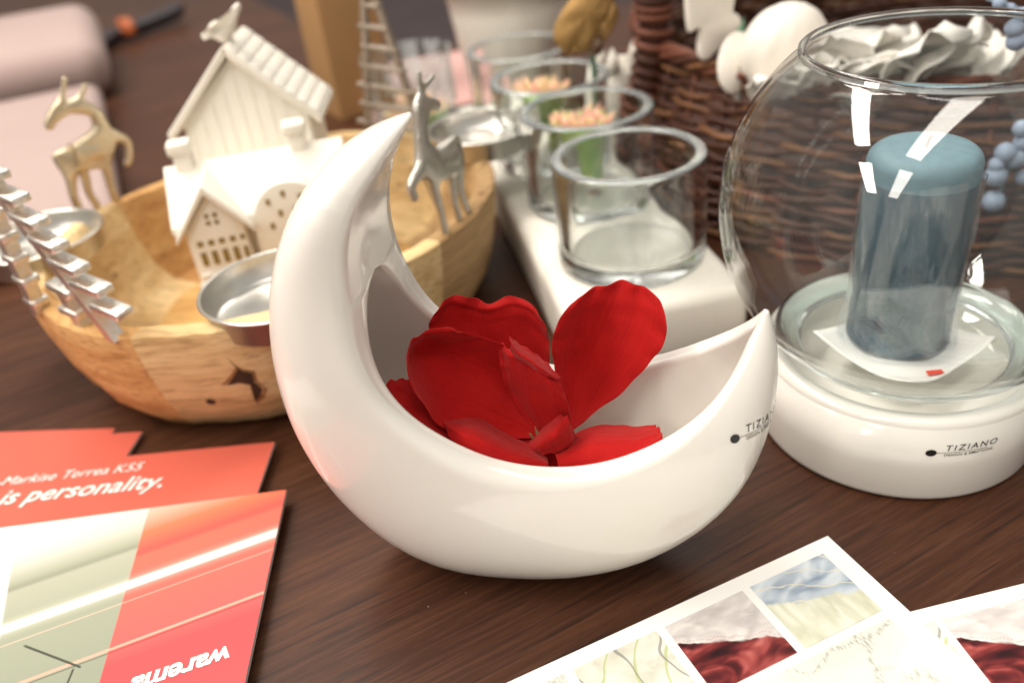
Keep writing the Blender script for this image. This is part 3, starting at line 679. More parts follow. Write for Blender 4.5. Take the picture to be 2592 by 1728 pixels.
# left-hand reindeer: head turned back over its shoulder, one foreleg raised
nL = [(.003, 0, .1185, .0088), (-.010, 0, .1195, .0092), (.014, 0, .1200, .0090), (.0195, 0, .1330, .0060), (.0180, 0, .1450, .0050), (.0090, 0, .1515, .0048), (-.0040, 0, .1525, .0054), (-.0115, 0, .1470, .0042), (-.0140, 0, .1405, .0034),
      (.0020, 0, .1590, .0020), (.0085, 0, .1715, .0016), (.0130, 0, .1560, .0024), (.0195, 0, .1640, .0016), (-.0190, 0, .1245, .0030),
      (-.0120, 0, .1080, .0044), (-.0155, 0, .0950, .0032), (-.0150, 0, .0775, .0032), (-.0030, 0, .1060, .0040), (-.0050, 0, .0940, .0030), (-.0025, 0, .0775, .0030),
      (.0125, 0, .1070, .0042), (.0105, 0, .0940, .0030), (.0100, 0, .0775, .0030), (.0250, 0, .1250, .0042), (.0330, 0, .1190, .0034), (.0300, 0, .1080, .0030), (.0255, 0, .1020, .0028)]
eL = [(0, 1), (0, 2), (2, 3), (3, 4), (4, 5), (5, 6), (6, 7), (7, 8), (6, 9), (9, 10), (5, 11), (11, 12), (1, 13), (1, 14), (14, 15), (15, 16), (1, 17), (17, 18), (18, 19), (2, 20), (20, 21), (21, 22), (2, 23), (23, 24), (24, 25), (25, 26)]
reindeer(nL, eL, (-.281, .592), (.8, .6), M['alu_gold'], .75)
# zigzag fir tree on the left front of the rim: a stepped outline with a stepped opening
def fir(p0, d, slats, mat, thick, posts, sh=.0058, wv2=.0075):
    """cast tree of stacked horizontal branch slats joined by narrow necks; slats: (u0, u1, z)"""
    ang = math.atan2(d[1], d[0]); rf = random.Random(4)
    root = Vector((p0[0], p0[1], 0)) - BC
    for (u0, u1, z_) in slats:
        bm = bmesh.new(); box(bm, ((u0 + u1) / 2, 0, z_), (u1 - u0, thick, sh), 0, sh * .24, 2)
        for v_ in bm.verts: v_.co.z -= (v_.co.x - u0) * .10
        o = autosmooth(bmo('branch_slat', bm, mat, bowl), 60); o.location = root; o.rotation_euler = (0, 0, ang + rf.uniform(-.04, .04))
    for (ua, za, ub, zb_) in posts:
        bm = bmesh.new()
        vs_ = [bm.verts.new((x_, y_, z_)) for (x_, z_) in ((ua - wv2 / 2, za), (ua + wv2 / 2, za), (ub + wv2 / 2, zb_), (ub - wv2 / 2, zb_)) for y_ in (-thick * .36, thick * .36)]
        for q in ((0, 2, 3, 1), (2, 4, 5, 3), (4, 6, 7, 5), (6, 0, 1, 7), (0, 6, 4, 2), (1, 3, 5, 7)): bm.faces.new([vs_[k] for k in q])
        o = bmo('tree_leg', bm, mat, bowl); o.location = root; o.rotation_euler = (0, 0, ang)
rs = [(-.030 + .0105 * k, -.030 + .0105 * k + .0235, .1665 - .0112 * k) for k in range(-1, 7)]
ls = [(-.042 + .0005 * k, -.026 - .0005 * k, .1560 - .0140 * k) for k in range(0, 6)]
fir((-.240, .422), (.8, -.6), rs + ls + [(-.002, .019, .1045), (.000, .016, .0900)], M['alu'], .0105,
    [(-.036, .185, .040, .079), (-.034, .175, -.033, .078), (.006, .106, .012, .078)], .0046, .0065)
fb = [(-.004 - .0040 * k + .002 * math.sin(k * 2.3), .004 + .0040 * k + .002 * math.sin(k * 3.1), .196 - .0145 * k) for k in range(0, 8)]
fir((-.070, .655), (.85, -.5), fb, M['twig_metal'], .006, [(0, .212, -.027, .079), (0, .212, .027, .079)], .0034, .0048)

# ------------------------------------------------------------------ ceramic houses in the bowl
ha = R(9)
hs = thing('ceramic_house', 'low white ceramic lantern house with two chimneys and pierced windows', 'ceramic house', (-.2035, .517, .0186), ha, 'ceramic houses in the bowl')
hs.scale = (.86, .86, .97)
def prism(name, sec, y0, y1, mat, parent, axis='y', bev=.001):
    """section (a,z) swept along y (or x) """
    bm = bmesh.new()
    mk = (lambda a, z, t_: (a, t_, z)) if axis == 'y' else (lambda a, z, t_: (t_, a, z))
    A = [bm.verts.new(mk(a, z, y0)) for a, z in sec]; B = [bm.verts.new(mk(a, z, y1)) for a, z in sec]
    bm.faces.new(A); bm.faces.new(B[::-1]); k = len(sec)
    for i in range(k): bm.faces.new((A[i], A[(i + 1) % k], B[(i + 1) % k], B[i]))
    bmesh.ops.recalc_face_normals(bm, faces=bm.faces)
    if bev: bmesh.ops.bevel(bm, geom=list(bm.edges), offset=bev, segments=2, profile=.5, affect='EDGES')
    return autosmooth(bmo(name, bm, mat, parent), 60)
HW, HD = .128, .070
prism('wall', [(.004, 0), (HD - .004, 0), (HD - .004, .072), (HD / 2, .095), (.004, .072)], .002, HW - .002, M['bisque'], hs, 'x')
prism('roof', [(-.008, .068), (-.0075, .0735), (HD / 2, .1030), (HD + .0075, .0735), (HD + .008, .068), (HD / 2, .0965)], -.004, HW + .004, M['bisque'], hs, 'x')
prism('gable_wing', [(.006, 0), (.048, 0), (.048, .070), (.027, .0925), (.006, .070)], -.012, .03, M['bisque'], hs)
prism('gable_roof', [(-.002, .0635), (-.001, .069), (.027, .1015), (.055, .069), (.056, .0635), (.027, .0945)], -.017, .034, M['bisque'], hs)
cpts = [(.083 + .0290 * math.cos(R(180 - a)), .062 + .0300 * math.sin(R(180 - a))) for a in range(0, 181, 12)]
prism('dormer', [(.054, 0)] + cpts + [(.112, 0)], -.0085, .03, M['bisque'], hs)
for cx_ in (.012, .098):
    ch = boxo('chimney', (cx_, HD / 2, .1005), (.0125, .0125, .022), M['bisque'], hs, 0, .001)
    boxo('chimney_cap', (cx_, HD / 2, .1145), (.0175, .0165, .0085), M['bisque'], ch, 0, .002)
def win(x, z, sx, sz, y=-.0122): boxo('window', (x, y, z), (sx, .0008, sz), M['window_amber'], hs)
for k in range(4):
    win(.0135 + k * .0080, .0500, .0042, .0098); win(.0135 + k * .0080, .0610, .0042, .0036)
for dx, dz in ((-.003, .0795), (.003, .0795), (-.003, .0745), (.003, .0745)): win(.027 + dx, dz, .0030, .0028)
win(.0448, .0500, .0032, .0085); win(.0448, .0612, .0032, .0034)
for k in range(3): win(.016 + k * .0085, .0225, .0040, .0040)
for dx, dz in ((-.012, .012), (0, .016), (.012, .012), (-.005, .003), (.006, .003), (-.013, -.005), (0, -.008)): win(.081 + dx, .068 + dz, .0030, .0042, -.0087)
boxo('sill', (.026, -.0135, .0385), (.036, .003, .0025), M['bisque'], hs, 0, .0006)
boxo('ledge', (.028, -.0135, .032), (.048, .003, .003), M['bisque'], hs, 0, .0006)
boxo('doorpost', (.008, -.014, .015), (.006, .005, .030), M['bisque'], hs, 0, .001)
# tall narrow house behind
ht = thing('ceramic_house', 'tall white ceramic house with steep gable and a bird on its ridge', 'ceramic house', (-.2085, .589, .0186), R(-1), 'ceramic houses in the bowl')
TW, TD = .092, .052
prism('wall', [(.003, 0), (TW - .003, 0), (TW - .003, .113), (TW / 2, .153), (.003, .113)], 0, TD, M['bisque'], ht)
prism('roof_slope', [(-.006, .104), (-.0075, .1095), (TW / 2 - .0005, .1620), (TW / 2 - .0005, .1548)], -.006, TD + .004, M['bisque'], ht)
prism('roof_slope', [(TW + .006, .104), (TW + .0075, .1095), (TW / 2 + .0005, .1620), (TW / 2 + .0005, .1548)], -.006, TD + .004, M['bisque'], ht)
for k in range(9):                                                   # plank ridges on the gable
    x_ = .008 + k * (TW - .016) / 8; zt = .113 + .040 * (1 - abs(x_ - TW / 2) / (TW / 2)) - .006
    boxo('plank_ridge', (x_, -.0001, zt / 2), (.0012, .0008, zt), M['bisque'], ht)
for k in range(8):                                                   # shingle courses on the right slope
    f_ = (k + .6) / 8.4; a = Vector((TW / 2, 0, .1620)).lerp(Vector((TW + .0075, 0, .1095)), f_)
    o = boxo('shingle_course', (0, 0, 0), (.0085, TD + .008, .0008), M['bisque'], ht, 0, .0004); o.location = (a.x, TD / 2 - .001, a.z + .0006); o.rotation_euler = (0, math.atan2(.0525, TW / 2 + .0075) - .06, 0)
bvs = [(-.0165, .001), (-.0115, .0028), (-.0095, .0065), (-.005, .0085), (0, .0075), (.004, .009), (.0085, .0155), (.0125, .0175), (.0135, .0145), (.010, .009), (.0065, .002), (.002, -.0035), (-.004, -.005), (-.0085, -.002)]
bird = plate('bird', bvs, .011, M['bisque'], ht, .0035, 3); bird.location = (TW / 2, .012, .1665)
boxo('bird_perch', (TW / 2, .012, .1615), (.007, .007, .006), M['bisque'], ht, 0, .002)

# ------------------------------------------------------------------ leaflets, front left
def leaflet(label, corner, ang, wd, ht_, z, mat, thick=.0016):
    o = thing('leaflet', label, 'leaflet', (corner[0], corner[1], z), ang, 'coral leaflets at the front left')
    bm = bmesh.new(); box(bm, (-wd / 2, -ht_ / 2, thick / 2), (wd, ht_, thick)); bmo('pages', bm, M['page_edge'], o)
    mesh('cover', [(-wd, -ht_, thick + .0002), (0, -ht_, thick + .0002), (0, 0, thick + .0002), (-wd, 0, thick + .0002)], [(0, 1, 2, 3)], mat, o)
    return o
g = G('leaflet_cover_print'); v = g.co(); x, y, z = g.sep(v)
a = g.ma('MULTIPLY', x, -1.0); b = g.ma('MULTIPLY', y, -1.0)
isg = g.edge(g.ma('ADD', a, g.ma('MULTIPLY', b, .085)), .0715, .0003)
st = g.ma('SUBTRACT', b, g.ma('MULTIPLY', a, .33))                  # distance below a sloping axis
grn = g.ramp(g.ma('MULTIPLY_ADD', st, 9.0, .30), [(0, (.70, .67, .63)), (.16, (.58, .565, .50)), (.30, (.34, .35, .26)), (.34, (.25, .26, .19)), (.36, (.38, .38, .295)), (.60, (.30, .315, .235)), (1, (.255, .275, .205))])
red = g.ramp(g.ma('MULTIPLY_ADD', st, 9.0, .30), [(0, (.80, .55, .48)), (.12, (.78, .42, .32)), (.26, (.76, .17, .085)), (.39, (.60, .085, .07)), (.42, (.73, .135, .09)), (.62, (.72, .125, .095)), (.92, (.66, .105, .095)), (1, (.56, .07, .075))])
c = g.mix(isg, red, grn)
c = g.mix(g.ma('MULTIPLY', g.band(st, .0305, .0000, .0085), .8), c, (.87, .80, .66))
c = g.mix(g.band(st, .0305, .0026, .0014), c, (.82, .79, .73))
c = g.mix(g.ma('MULTIPLY', g.band(st, .0415, .0003, .0004), .5), c, (.85, .55, .42))
c = g.mix(g.band(st, .0680, .0007, .0006), c, (.84, .36, .27))
c = g.mix(g.band(st, .0700, .0003, .0003), c, g.mix(isg, (.42, .03, .03), (.10, .11, .07)))
# dark bracket lines on the green field
k1 = g.ma('ADD', b, g.ma('MULTIPLY', a, .52)); reg = g.ma('MULTIPLY', g.edge(a, .0735, .0005), g.edge(a, .104, -.001))
c = g.mix(g.ma('MULTIPLY', g.band(k1, .1345, .0006, .0003), reg), c, (.055, .06, .04))
c = g.mix(g.ma('MULTIPLY', g.band(a, .0765, .0005, .0003), g.edge(b, .0965, .001)), c, (.06, .06, .04))
c = g.mix(g.edge(g.ma('ADD', a, g.ma('MULTIPLY', b, .3)), .140, .0008), c, (.86, .83, .80))
M['cover'] = g.p(col=c, rough=.42, spec=.22)
l4 = leaflet('coral leaflet at the very back left of the fanned stack', (-.2455, .4255), R(-8.5), .148, .21, .0003, M['coral'])
l3 = leaflet('coral leaflet second from the back with only its corner showing', (-.2255, .4155), R(-6.5), .148, .21, .0023, M['coral'])
l2 = leaflet('coral leaflet with white slogan lettering above the top leaflet', (-.1405, .3865), R(-3), .148, .21, .0043, M['coral'])
l1 = leaflet('top leaflet showing red and green metal with a white light streak', (-.1262, .3412), R(0.5), .175, .21, .0063, M['cover'], .0022)
def flat_text(body, size, parent, loc, rz, mat, shear=.22, bold=0.0, name='lettering', align=1):
    me = text_mesh(body, size, shear, 1.0, bold); xs = [v_.co.x for v_ in me.vertices]; o = link(name, me, mat, parent)
    mx = max(xs)
    if align: 
        for v_ in me.vertices: v_.co.x -= mx
    o.location = loc; o.rotation_euler = (0, 0, rz); return o
flat_text('n is personality.', .0165, l2, (-.0555, -.0300, .0021), R(1.5), M['white_ink'], .25, .0002)
flat_text('Design-Markise Terrea K55', .0098, l2, (-.0720, -.0140, .0021), R(1.5), M['white_ink'], .25, 0)
flat_text('warema', .0125, l1, (-.0095, -.0955, .0027), R(195), M['white_ink'], .25, .0004, align=0)

# ------------------------------------------------------------------ sample sheets, front right
def fold_mat(name, cols, scale, ang, stretch, extra=None):
    g = G(name); v = g.map(g.co(), rot=(0, 0, ang), sc=(1, stretch, 1))
    f = g.noise(v, scale, 4, .45, .9); c = g.ramp(f, cols)
    if extra: c = extra(g, c)
    return g.p(col=c, rough=.45, spec=.2)
def blue_x(g, c):
    x, y, z = g.sep(g.co()); f = g.noise(g.co(), 60, 3)
    ln = g.edge(g.ma('ABSOLUTE', g.ma('SUBTRACT', g.ma('FRACT', g.ma('MULTIPLY', g.ma('ADD', g.ma('ADD', y, g.ma('MULTIPLY', x, .45)), g.ma('MULTIPLY', f, .012)), 110)), .5)), .035, -.012)
    c = g.mix(g.ma('MULTIPLY', ln, .9), c, (.74, .69, .56))
    low = g.edge(g.ma('ADD', g.ma('ADD', g.ma('MULTIPLY', y, -1), g.ma('MULTIPLY', x, -.25)), g.ma('MULTIPLY', f, .014)), .029, .0012)
    cream = g.ramp(g.noise(g.map(g.co(), sc=(1.8, .7, 1)), 90, 3, .4, .6), [(.3, (.56, .56, .42)), (.5, (.68, .68, .54)), (.66, (.80, .79, .68))])
    return g.mix(low, c, cream)
def maroon_x(g, c):
    x, y, z = g.sep(g.co()); f = g.noise(g.co(), 70, 3)
    up_ = g.edge(g.ma('ADD', g.ma('ADD', y, g.ma('MULTIPLY', x, .45)), g.ma('MULTIPLY', f, .012)), -.0215, .0006)
    sheer = g.ramp(g.noise(g.map(g.co(), sc=(1, 2, 1)), 75, 3, .4, 1), [(.3, (.50, .46, .45)), (.55, (.66, .62, .60)), (.75, (.78, .75, .72))])
    c = g.mix(up_, c, sheer)
    st_ = g.ma('MULTIPLY', g.band(g.ma('ADD', y, g.ma('ADD', g.ma('MULTIPLY', x, .45), g.ma('MULTIPLY', f, .012))), -.0195, .0001, .0003), g.edge(g.ma('SINE', g.ma('MULTIPLY', x, 5200)), 0, .3))
    return g.mix(st_, c, (.55, .15, .13))
def leaf_x(g, c):
    l = g.wave(g.map(g.co(), rot=(0, 0, .5)), 22, 5, 2, 1.2); l2_ = g.wave(g.map(g.co(), rot=(0, 0, -.3), loc=(.01, 0, 0)), 17, 7, 2, 1.4)
    c = g.mix(g.ma('MULTIPLY', g.edge(l, .985, .008), .8), c, (.46, .52, .22)); return g.mix(g.ma('MULTIPLY', g.edge(l2_, .992, .004), .7), c, (.20, .20, .18))
def loop_x(g, c):
    d = g.noise(g.co(), 26, 2, .4, .3); bandm = g.band(d, .5, .016, .012); tick = g.noise(g.map(g.co(), sc=(1, .22, 1)), 1500, 2)
    return g.mix(g.ma('MULTIPLY', g.ma('MULTIPLY', bandm, g.edge(tick, .52, .04)), .75), c, (.36, .35, .29))
def satin(name, cols, rot, scale, stretch, dist, extra):
    g = G(name); v = g.map(g.co(), rot=(0, 0, rot), sc=(1, stretch, 1)); f = g.noise(v, scale, 1.3, .4, dist); return g.p(col=extra(g, g.ramp(f, cols)), rough=.45, spec=.2)
M['ph_maroon'] = satin('maroon_satin_photo', [(.30, (.022, .007, .009)), (.42, (.085, .013, .015)), (.52, (.20, .030, .030)), (.62, (.36, .075, .068)), (.72, (.50, .15, .13))], .9, 42, 2.2, 2.0, maroon_x)
M['ph_blue'] = satin('blue_satin_photo', [(.28, (.24, .30, .40)), (.44, (.42, .49, .57)), (.56, (.56, .62, .68)), (.72, (.72, .77, .80))], -.6, 48, 2.0, 1.6, blue_x)
M['ph_leaf'] = fold_mat('leaf_voile_photo', [(.3, (.58, .57, .48)), (.5, (.70, .69, .60)), (.7, (.80, .79, .71))], 70, .3, 1.5, leaf_x)
M['ph_loop'] = fold_mat('stitched_voile_photo', [(.3, (.66, .66, .60)), (.6, (.74, .74, .68)), (.8, (.80, .80, .75))], 40, .3, 1.2, loop_x)
M['ph_grey'] = fold_mat('flecked_voile_photo', [(.3, (.42, .40, .36)), (.5, (.68, .66, .60)), (.7, (.78, .76, .70))], 900, .3, 1.2)
def sheet(label, corner, ang, wd, ht_, z, photos, bend=0):
    o = thing('sample_sheet', label, 'printed sheet', (corner[0], corner[1], z), ang, 'fabric sample sheets')
    n_ = 24; vs = []
    def zz(x_, y_): return .0002 + bend * max(0, (x_ + .05) / .05) ** 2 * .004
    for i in range(n_ + 1):
        for j in range(5): vs.append((-wd + wd * i / n_, -ht_ * j / 4, zz(-wd + wd * i / n_, 0)))
    s_ = mesh('paper', vs, [(i * 5 + j, i * 5 + j + 1, (i + 1) * 5 + j + 1, (i + 1) * 5 + j) for i in range(n_) for j in range(4)], M['paper'], o, True)
    for (a0_, a1_, b0_, b1_, mt_) in photos:
        k = 8; pv = []
        for i in range(k + 1):
            x_ = -a1_ + (a1_ - a0_) * i / k
            pv += [(x_ + a0_, -b0_, zz(x_, 0) + .00025), (x_ + a0_, -b1_, zz(x_, 0) + .00025)]
        q = mesh('printed_photo', [(p[0], p[1] + b0_, p[2]) for p in pv], [(2 * i, 2 * i + 1, 2 * i + 3, 2 * i + 2) for i in range(k)], M[mt_], o); q.location = (-a0_, -b0_, 0)
    return o
r1 = ('ph_blue', 'ph_maroon', 'ph_leaf', 'ph_grey')
ph1 = [(.0090 + k * .0430, .0480 + k * .0430, .0072, .0427, r1[k]) for k in range(4)] + [(.0095, .0905, .0468, .118, 'ph_loop'), (.095, .176, .0468, .118, 'ph_leaf')]
sheet('white sample sheet with blue and maroon fabric photos, on top', (.131, .2702), R(20), .21, .29, .0018, ph1)
ph2 = [(.0450, .0850, .0068, .0430, 'ph_maroon'), (.0880, .1290, .0068, .0430, 'ph_leaf'), (.002, .0420, .0068, .0430, 'ph_blue'), (.0450, .129, .047, .118, 'ph_loop')]
sheet('white sample sheet with a maroon fabric photo, at the right edge', (.2415, .2378), R(7.5), .21, .29, .0006, ph2)

# ------------------------------------------------------------------ willow basket with ornaments
KC = Vector((.378, .728, 0)); KR, KH = .238, .112
bk = thing('willow_basket', 'dark brown round willow basket full of white ornaments behind the globe', 'basket', KC)
NSTK = 44
rows_ = 27
rw = random.Random(11)
def krad(z): return KR * (1.10 - .10 * min(1, max(0, z) / KH) ** 1.5)
for k in range(rows_):
    z = .004 + (KH - .008) * k / (rows_ - 1); path = []; n = NSTK * 4; tilt = rw.uniform(-.0008, .0008)
    for i in range(n):
        a = 2 * math.pi * i / n; off = .0036 * math.cos(NSTK * a / 2 + (math.pi if k % 2 else 0))
        r_ = krad(z) + off; path.append(Vector((r_ * math.cos(a), r_ * math.sin(a), z + tilt * math.sin(3 * a + k) + .0010 * math.sin(17 * a + k * 2) + .0008 * math.sin(41 * a + k * 5))))
    rad = rw.uniform(.0018, .0029)
    tubeo('willow_strand', path, rad, M['wick'][rw.choice((0, 0, 1, 2))], bk, 5, True)
for i in range(NSTK):
    a = 2 * math.pi * i / NSTK; d_ = Vector((math.cos(a), math.sin(a), 0))
    tubeo('willow_stake', [d_ * krad(0) + Vector((0, 0, .001)), d_ * krad(.05) + Vector((0, 0, .05)), d_ * krad(KH) + Vector((0, 0, KH + .004))], .0024, M['wick'][i % 2], bk, 5)
for k in range(5):                                                   # plaited border
    path = []; n = 220
    for i in range(n):
        a = 2 * math.pi * i / n; ph = 15 * a + k * 2 * math.pi / 5
        path.append(Vector(((krad(KH) + .0055 * math.cos(ph)) * math.cos(a), (krad(KH) + .0055 * math.cos(ph)) * math.sin(a), KH + .006 + .0048 * math.sin(ph))))
    tubeo('border_strand', path, .0029, M['wick'][(1, 1, 2, 0, 1)[k]], bk, 6, True)
latho('basket_floor', [(0, .004), (krad(0) - .004, .004), (krad(0) - .004, .001), (0, .001)], M['wick'][0], bk, 48)
# straw packing inside, just below the ornaments
latho('packing', [(0, .052), (.10, .050), (.17, .046), (krad(.04) - .008, .038), (krad(.04) - .008, .030), (0, .03)], M['wick'][0], bk, 48)
# handle: wound upright at the left end, arching over to the far side
ha_ = math.atan2(.683 - KC.y, .139 - KC.x); hd = Vector((math.cos(ha_), math.sin(ha_), 0))
hp = [hd * (krad(0) + .002), hd * (krad(.06) + .002) + Vector((0, 0, .06)), hd * (KR + .004) + Vector((0, 0, KH + .02)), hd * KR + Vector((0, 0, .24)), hd * (KR * .72) + Vector((0, 0, .36)), Vector((0, 0, .41)), hd * (-KR * .72) + Vector((0, 0, .36)), hd * -KR + Vector((0, 0, .24)), hd * -(KR + .004) + Vector((0, 0, KH + .02)), hd * -(krad(.06) + .002) + Vector((0, 0, .06)), hd * -(krad(0) + .002)]
hp = catmull(hp, 8)
tubeo('handle', hp, .0115, M['wick'][0], bk, 12)
lenacc = 0; idx = 0
for i in range(1, len(hp)):
    seg = hp[i] - hp[i - 1]
    if hp[i].z < .05: continue
    for s_ in range(max(1, int(seg.length / .0062))):
        c_ = hp[i - 1] + seg * (s_ / max(1, int(seg.length / .0062))); t_ = seg.normalized(); u_ = t_.orthogonal().normalized(); w_ = t_.cross(u_)
        path = [c_ + .0132 * (math.cos(2 * math.pi * q / 14) * u_ + math.sin(2 * math.pi * q / 14) * w_) + t_ * .0012 * math.sin(2 * math.pi * q / 14) for q in range(14)]
        tubeo('handle_winding', path, .0030, M['wick'][rw.choice((0, 1, 1))], bk, 5, True)

# white ornaments lying in the basket
wing_pts = [(-.010, .085), (.030, .085), (.0290, .060), (.0235, .032), (.0270, .028), (.0300, .022), (.0240, .014), (.0130, .006), (.0030, .000), (-.0020, .006), (-.0015, .022), (-.0065, .022), (-.0100, .024), (-.0120, .050)]
wing = thing('angel_wing', 'white carved angel wing ornament standing at the left of the basket', 'ornament', (.1585, .612, .124), R(12))
plate('wing_plate', wing_pts, .0075, M['orn_white'], wing, .002, 3)
for k in range(3):
    plate('feather_groove', [(-.002 + k * .008, .052), (.006 + k * .008, .080), (.0072 + k * .008, .080), (-.0005 + k * .008, .050)], .0090, M['orn_white'], wing, .0006)
def scallop(name, label, loc, rad, lobes, rx, rz, flat=.8, depth=.0):
    o = thing(name, label, 'ornament', loc, rz); vs, fs = [], []; nu, nv = 72, 22
    for j in range(nv + 1):
        ph = math.pi * j / nv
        for i in range(nu):
            a = 2 * math.pi * i / nu; rr = rad * (1 + .012 * math.cos(lobes * a)) * math.sin(ph)
            vs.append((rr * math.cos(a), flat * rr * math.sin(a), rad * math.cos(ph) * (1 - .0)))
    fs = [(j * nu + i, j * nu + (i + 1) % nu, (j + 1) * nu + (i + 1) % nu, (j + 1) * nu + i) for j in range(nv) for i in range(nu)]
    b_ = mesh('ball', vs, fs, M['orn_white'], o, True); b_.rotation_euler = (rx, 0, 0)
    return o
o = scallop('white_bauble', 'round white ribbed bauble beside the globe rim, in the basket', (.2095, .588, .132), .0315, 12, R(20), R(20))
def disc_spoon(label, loc, rx, ry, rot):
    o = thing('petal_ornament', label, 'ornament', loc); vs, fs = [], []; nu, nv = 28, 8
    for j in range(nv + 1):
        for i in range(nu):
            a = 2 * math.pi * i / nu; k = j / nv; vs.append((rx * k * math.cos(a), -.006 * (1 - k * k), ry * k * math.sin(a)))
    fs = [(j * nu + i, j * nu + (i + 1) % nu, (j + 1) * nu + (i + 1) % nu, (j + 1) * nu + i) for j in range(nv) for i in range(nu)]
    q = mesh('shell', vs, fs, M['orn_white'], o, True); md = q.modifiers.new('t', 'SOLIDIFY'); md.thickness = .003; q.rotation_euler = rot
    tubeo('stalk', [(0, 0, -ry * .7), (.004, .004, -ry * 1.3), (.006, .01, -ry * 1.9)], .003, M['orn_white'], o, 8)
    return o
disc_spoon('oval white petal ornament between the wing and the bauble', (.180, .595, .124), .0165, .0215, (R(-20), R(25), R(15)))
def felt_flower(label, loc, rad, seed, rot):
    o = thing('felt_flower', label, 'ornament', loc, 0, 'white felt flowers in the basket'); rr_ = random.Random(seed)
    for k in range(8):
        a = 2 * math.pi * k / 8 + rr_.uniform(-.3, .3); n_ = 10; vs = []; L_ = rad * rr_.uniform(.85, 1.15); w_ = rad * .42; curl = rr_.uniform(.2, .8)
        for i in range(n_ + 1):
            for j in range(5):
                t_ = i / n_; s_ = j / 2 - 1; wd = w_ * 1.35 * (math.sin(math.pi * min(.97, .10 + t_ * .87)) ** .5); x_ = L_ * math.sin(t_ * 1.35) / .976; z_ = curl * rad * math.sin(t_ * 2.0) * .55 - .30 * rad * (s_ * s_) * wd / w_ * .5
                z_ += .10 * rad * nz3.noise(Vector((t_ * 3 + k * 7, s_ * 1.5, seed))) + .06 * rad * math.sin(t_ * 9 + s_ * 4 + k); y_ = s_ * wd; vs.append((x_ * math.cos(a) - y_ * math.sin(a), x_ * math.sin(a) + y_ * math.cos(a), z_))
        q = mesh('felt_petal', vs, [(i * 5 + j, i * 5 + j + 1, (i + 1) * 5 + j + 1, (i + 1) * 5 + j) for i in range(n_) for j in range(4)], M['orn_cloth'], o, True)
        md = q.modifiers.new('t', 'SOLIDIFY'); md.thickness = .0011
    latho('felt_heart', [(0, -.003), (rad * .16, -.001), (rad * .14, .004), (0, .006)], M['orn_cloth'], o, 14)
    o.rotation_euler = rot; return o
felt_flower('white felt flower just right of the bauble, seen through the globe', (.236, .548, .117), .042, 1, (R(-35), R(10), 0))
felt_flower('large white felt flower in the middle of the basket rim', (.276, .540, .121), .050, 2, (R(-30), R(-5), .4))
felt_flower('small white felt flower at the right with a raised petal', (.318, .535, .112), .032, 5, (R(-40), R(-20), .9))
felt_flower('white felt flower tucked in front of the round bauble', (.214, .556, .113), .034, 8, (R(-30), R(15), .3))
felt_flower('white felt flower lying deepest in the middle of the basket', (.262, .600, .112), .046, 11, (R(-20), R(8), 1.2))
# a tuft of green foliage at the back of the basket
gt = thing('green_foliage', 'dark green artificial foliage at the back of the basket', 'foliage', (.235, .80, .075)); rr_ = random.Random(9)
for k in range(18):
    a = rr_.uniform(0, 6.28); L_ = rr_.uniform(.02, .045); d_ = Vector((math.cos(a), math.sin(a), rr_.uniform(.3, 1.2))).normalized(); s_ = d_.cross(Vector((0, 0, 1))).normalized() * .006
    mesh('leaf', [Vector((0, 0, 0)), d_ * L_ * .5 + s_, d_ * L_, d_ * L_ * .5 - s_], [(0, 1, 2, 3)], M['leaf_green'], gt)

# blue berry sprig hanging over the basket rim at the right
sp = thing('berry_sprig', 'frosted blue berry sprig hanging down at the right edge', 'berry sprig', (.32, .468, .15))
def sprig(pts_, bers):
    tubeo('stem', [Vector(p) - Vector((.32, .468, .15)) for p in pts_], .0013, M['stem_blue'], sp, 6)
    for (p, r_) in bers:
        o = latho('berry', [(r_ * math.sin(math.pi * k / 10), -r_ * math.cos(math.pi * k / 10)) for k in range(11)], M['berry'], sp, 16, Vector(p) - Vector((.32, .468, .15)))

sprig([(0.2771, 0.4690, 0.1790), (0.2879, 0.4690, 0.1746), (0.2980, 0.4690, 0.1698), (0.3062, 0.4690, 0.1629), (0.3175, 0.4690, 0.1239), (0.3174, 0.4690, 0.0970), (0.3094, 0.4690, 0.0792), (0.3077, 0.4690, 0.0648), (0.3048, 0.4690, 0.0562)],
      [((0.2938,0.4660,0.1619), 0.0052), ((0.2961,0.4660,0.1551), 0.0055), ((0.2965,0.4660,0.1687), 0.0040), ((0.3102,0.4660,0.1035), 0.0050), ((0.3129,0.4660,0.0949), 0.0053), ((0.3037,0.4660,0.0896), 0.0061), ((0.3105,0.4660,0.0854), 0.0064), ((0.2997,0.4660,0.0826), 0.0047), ((0.3007,0.4660,0.0753), 0.0066), ((0.3026,0.4660,0.0588), 0.0066), ((0.3178,0.4660,0.0725), 0.0048), ((0.2890,0.4660,0.1727), 0.0030), ((0.2825,0.4660,0.1766), 0.0035), ])

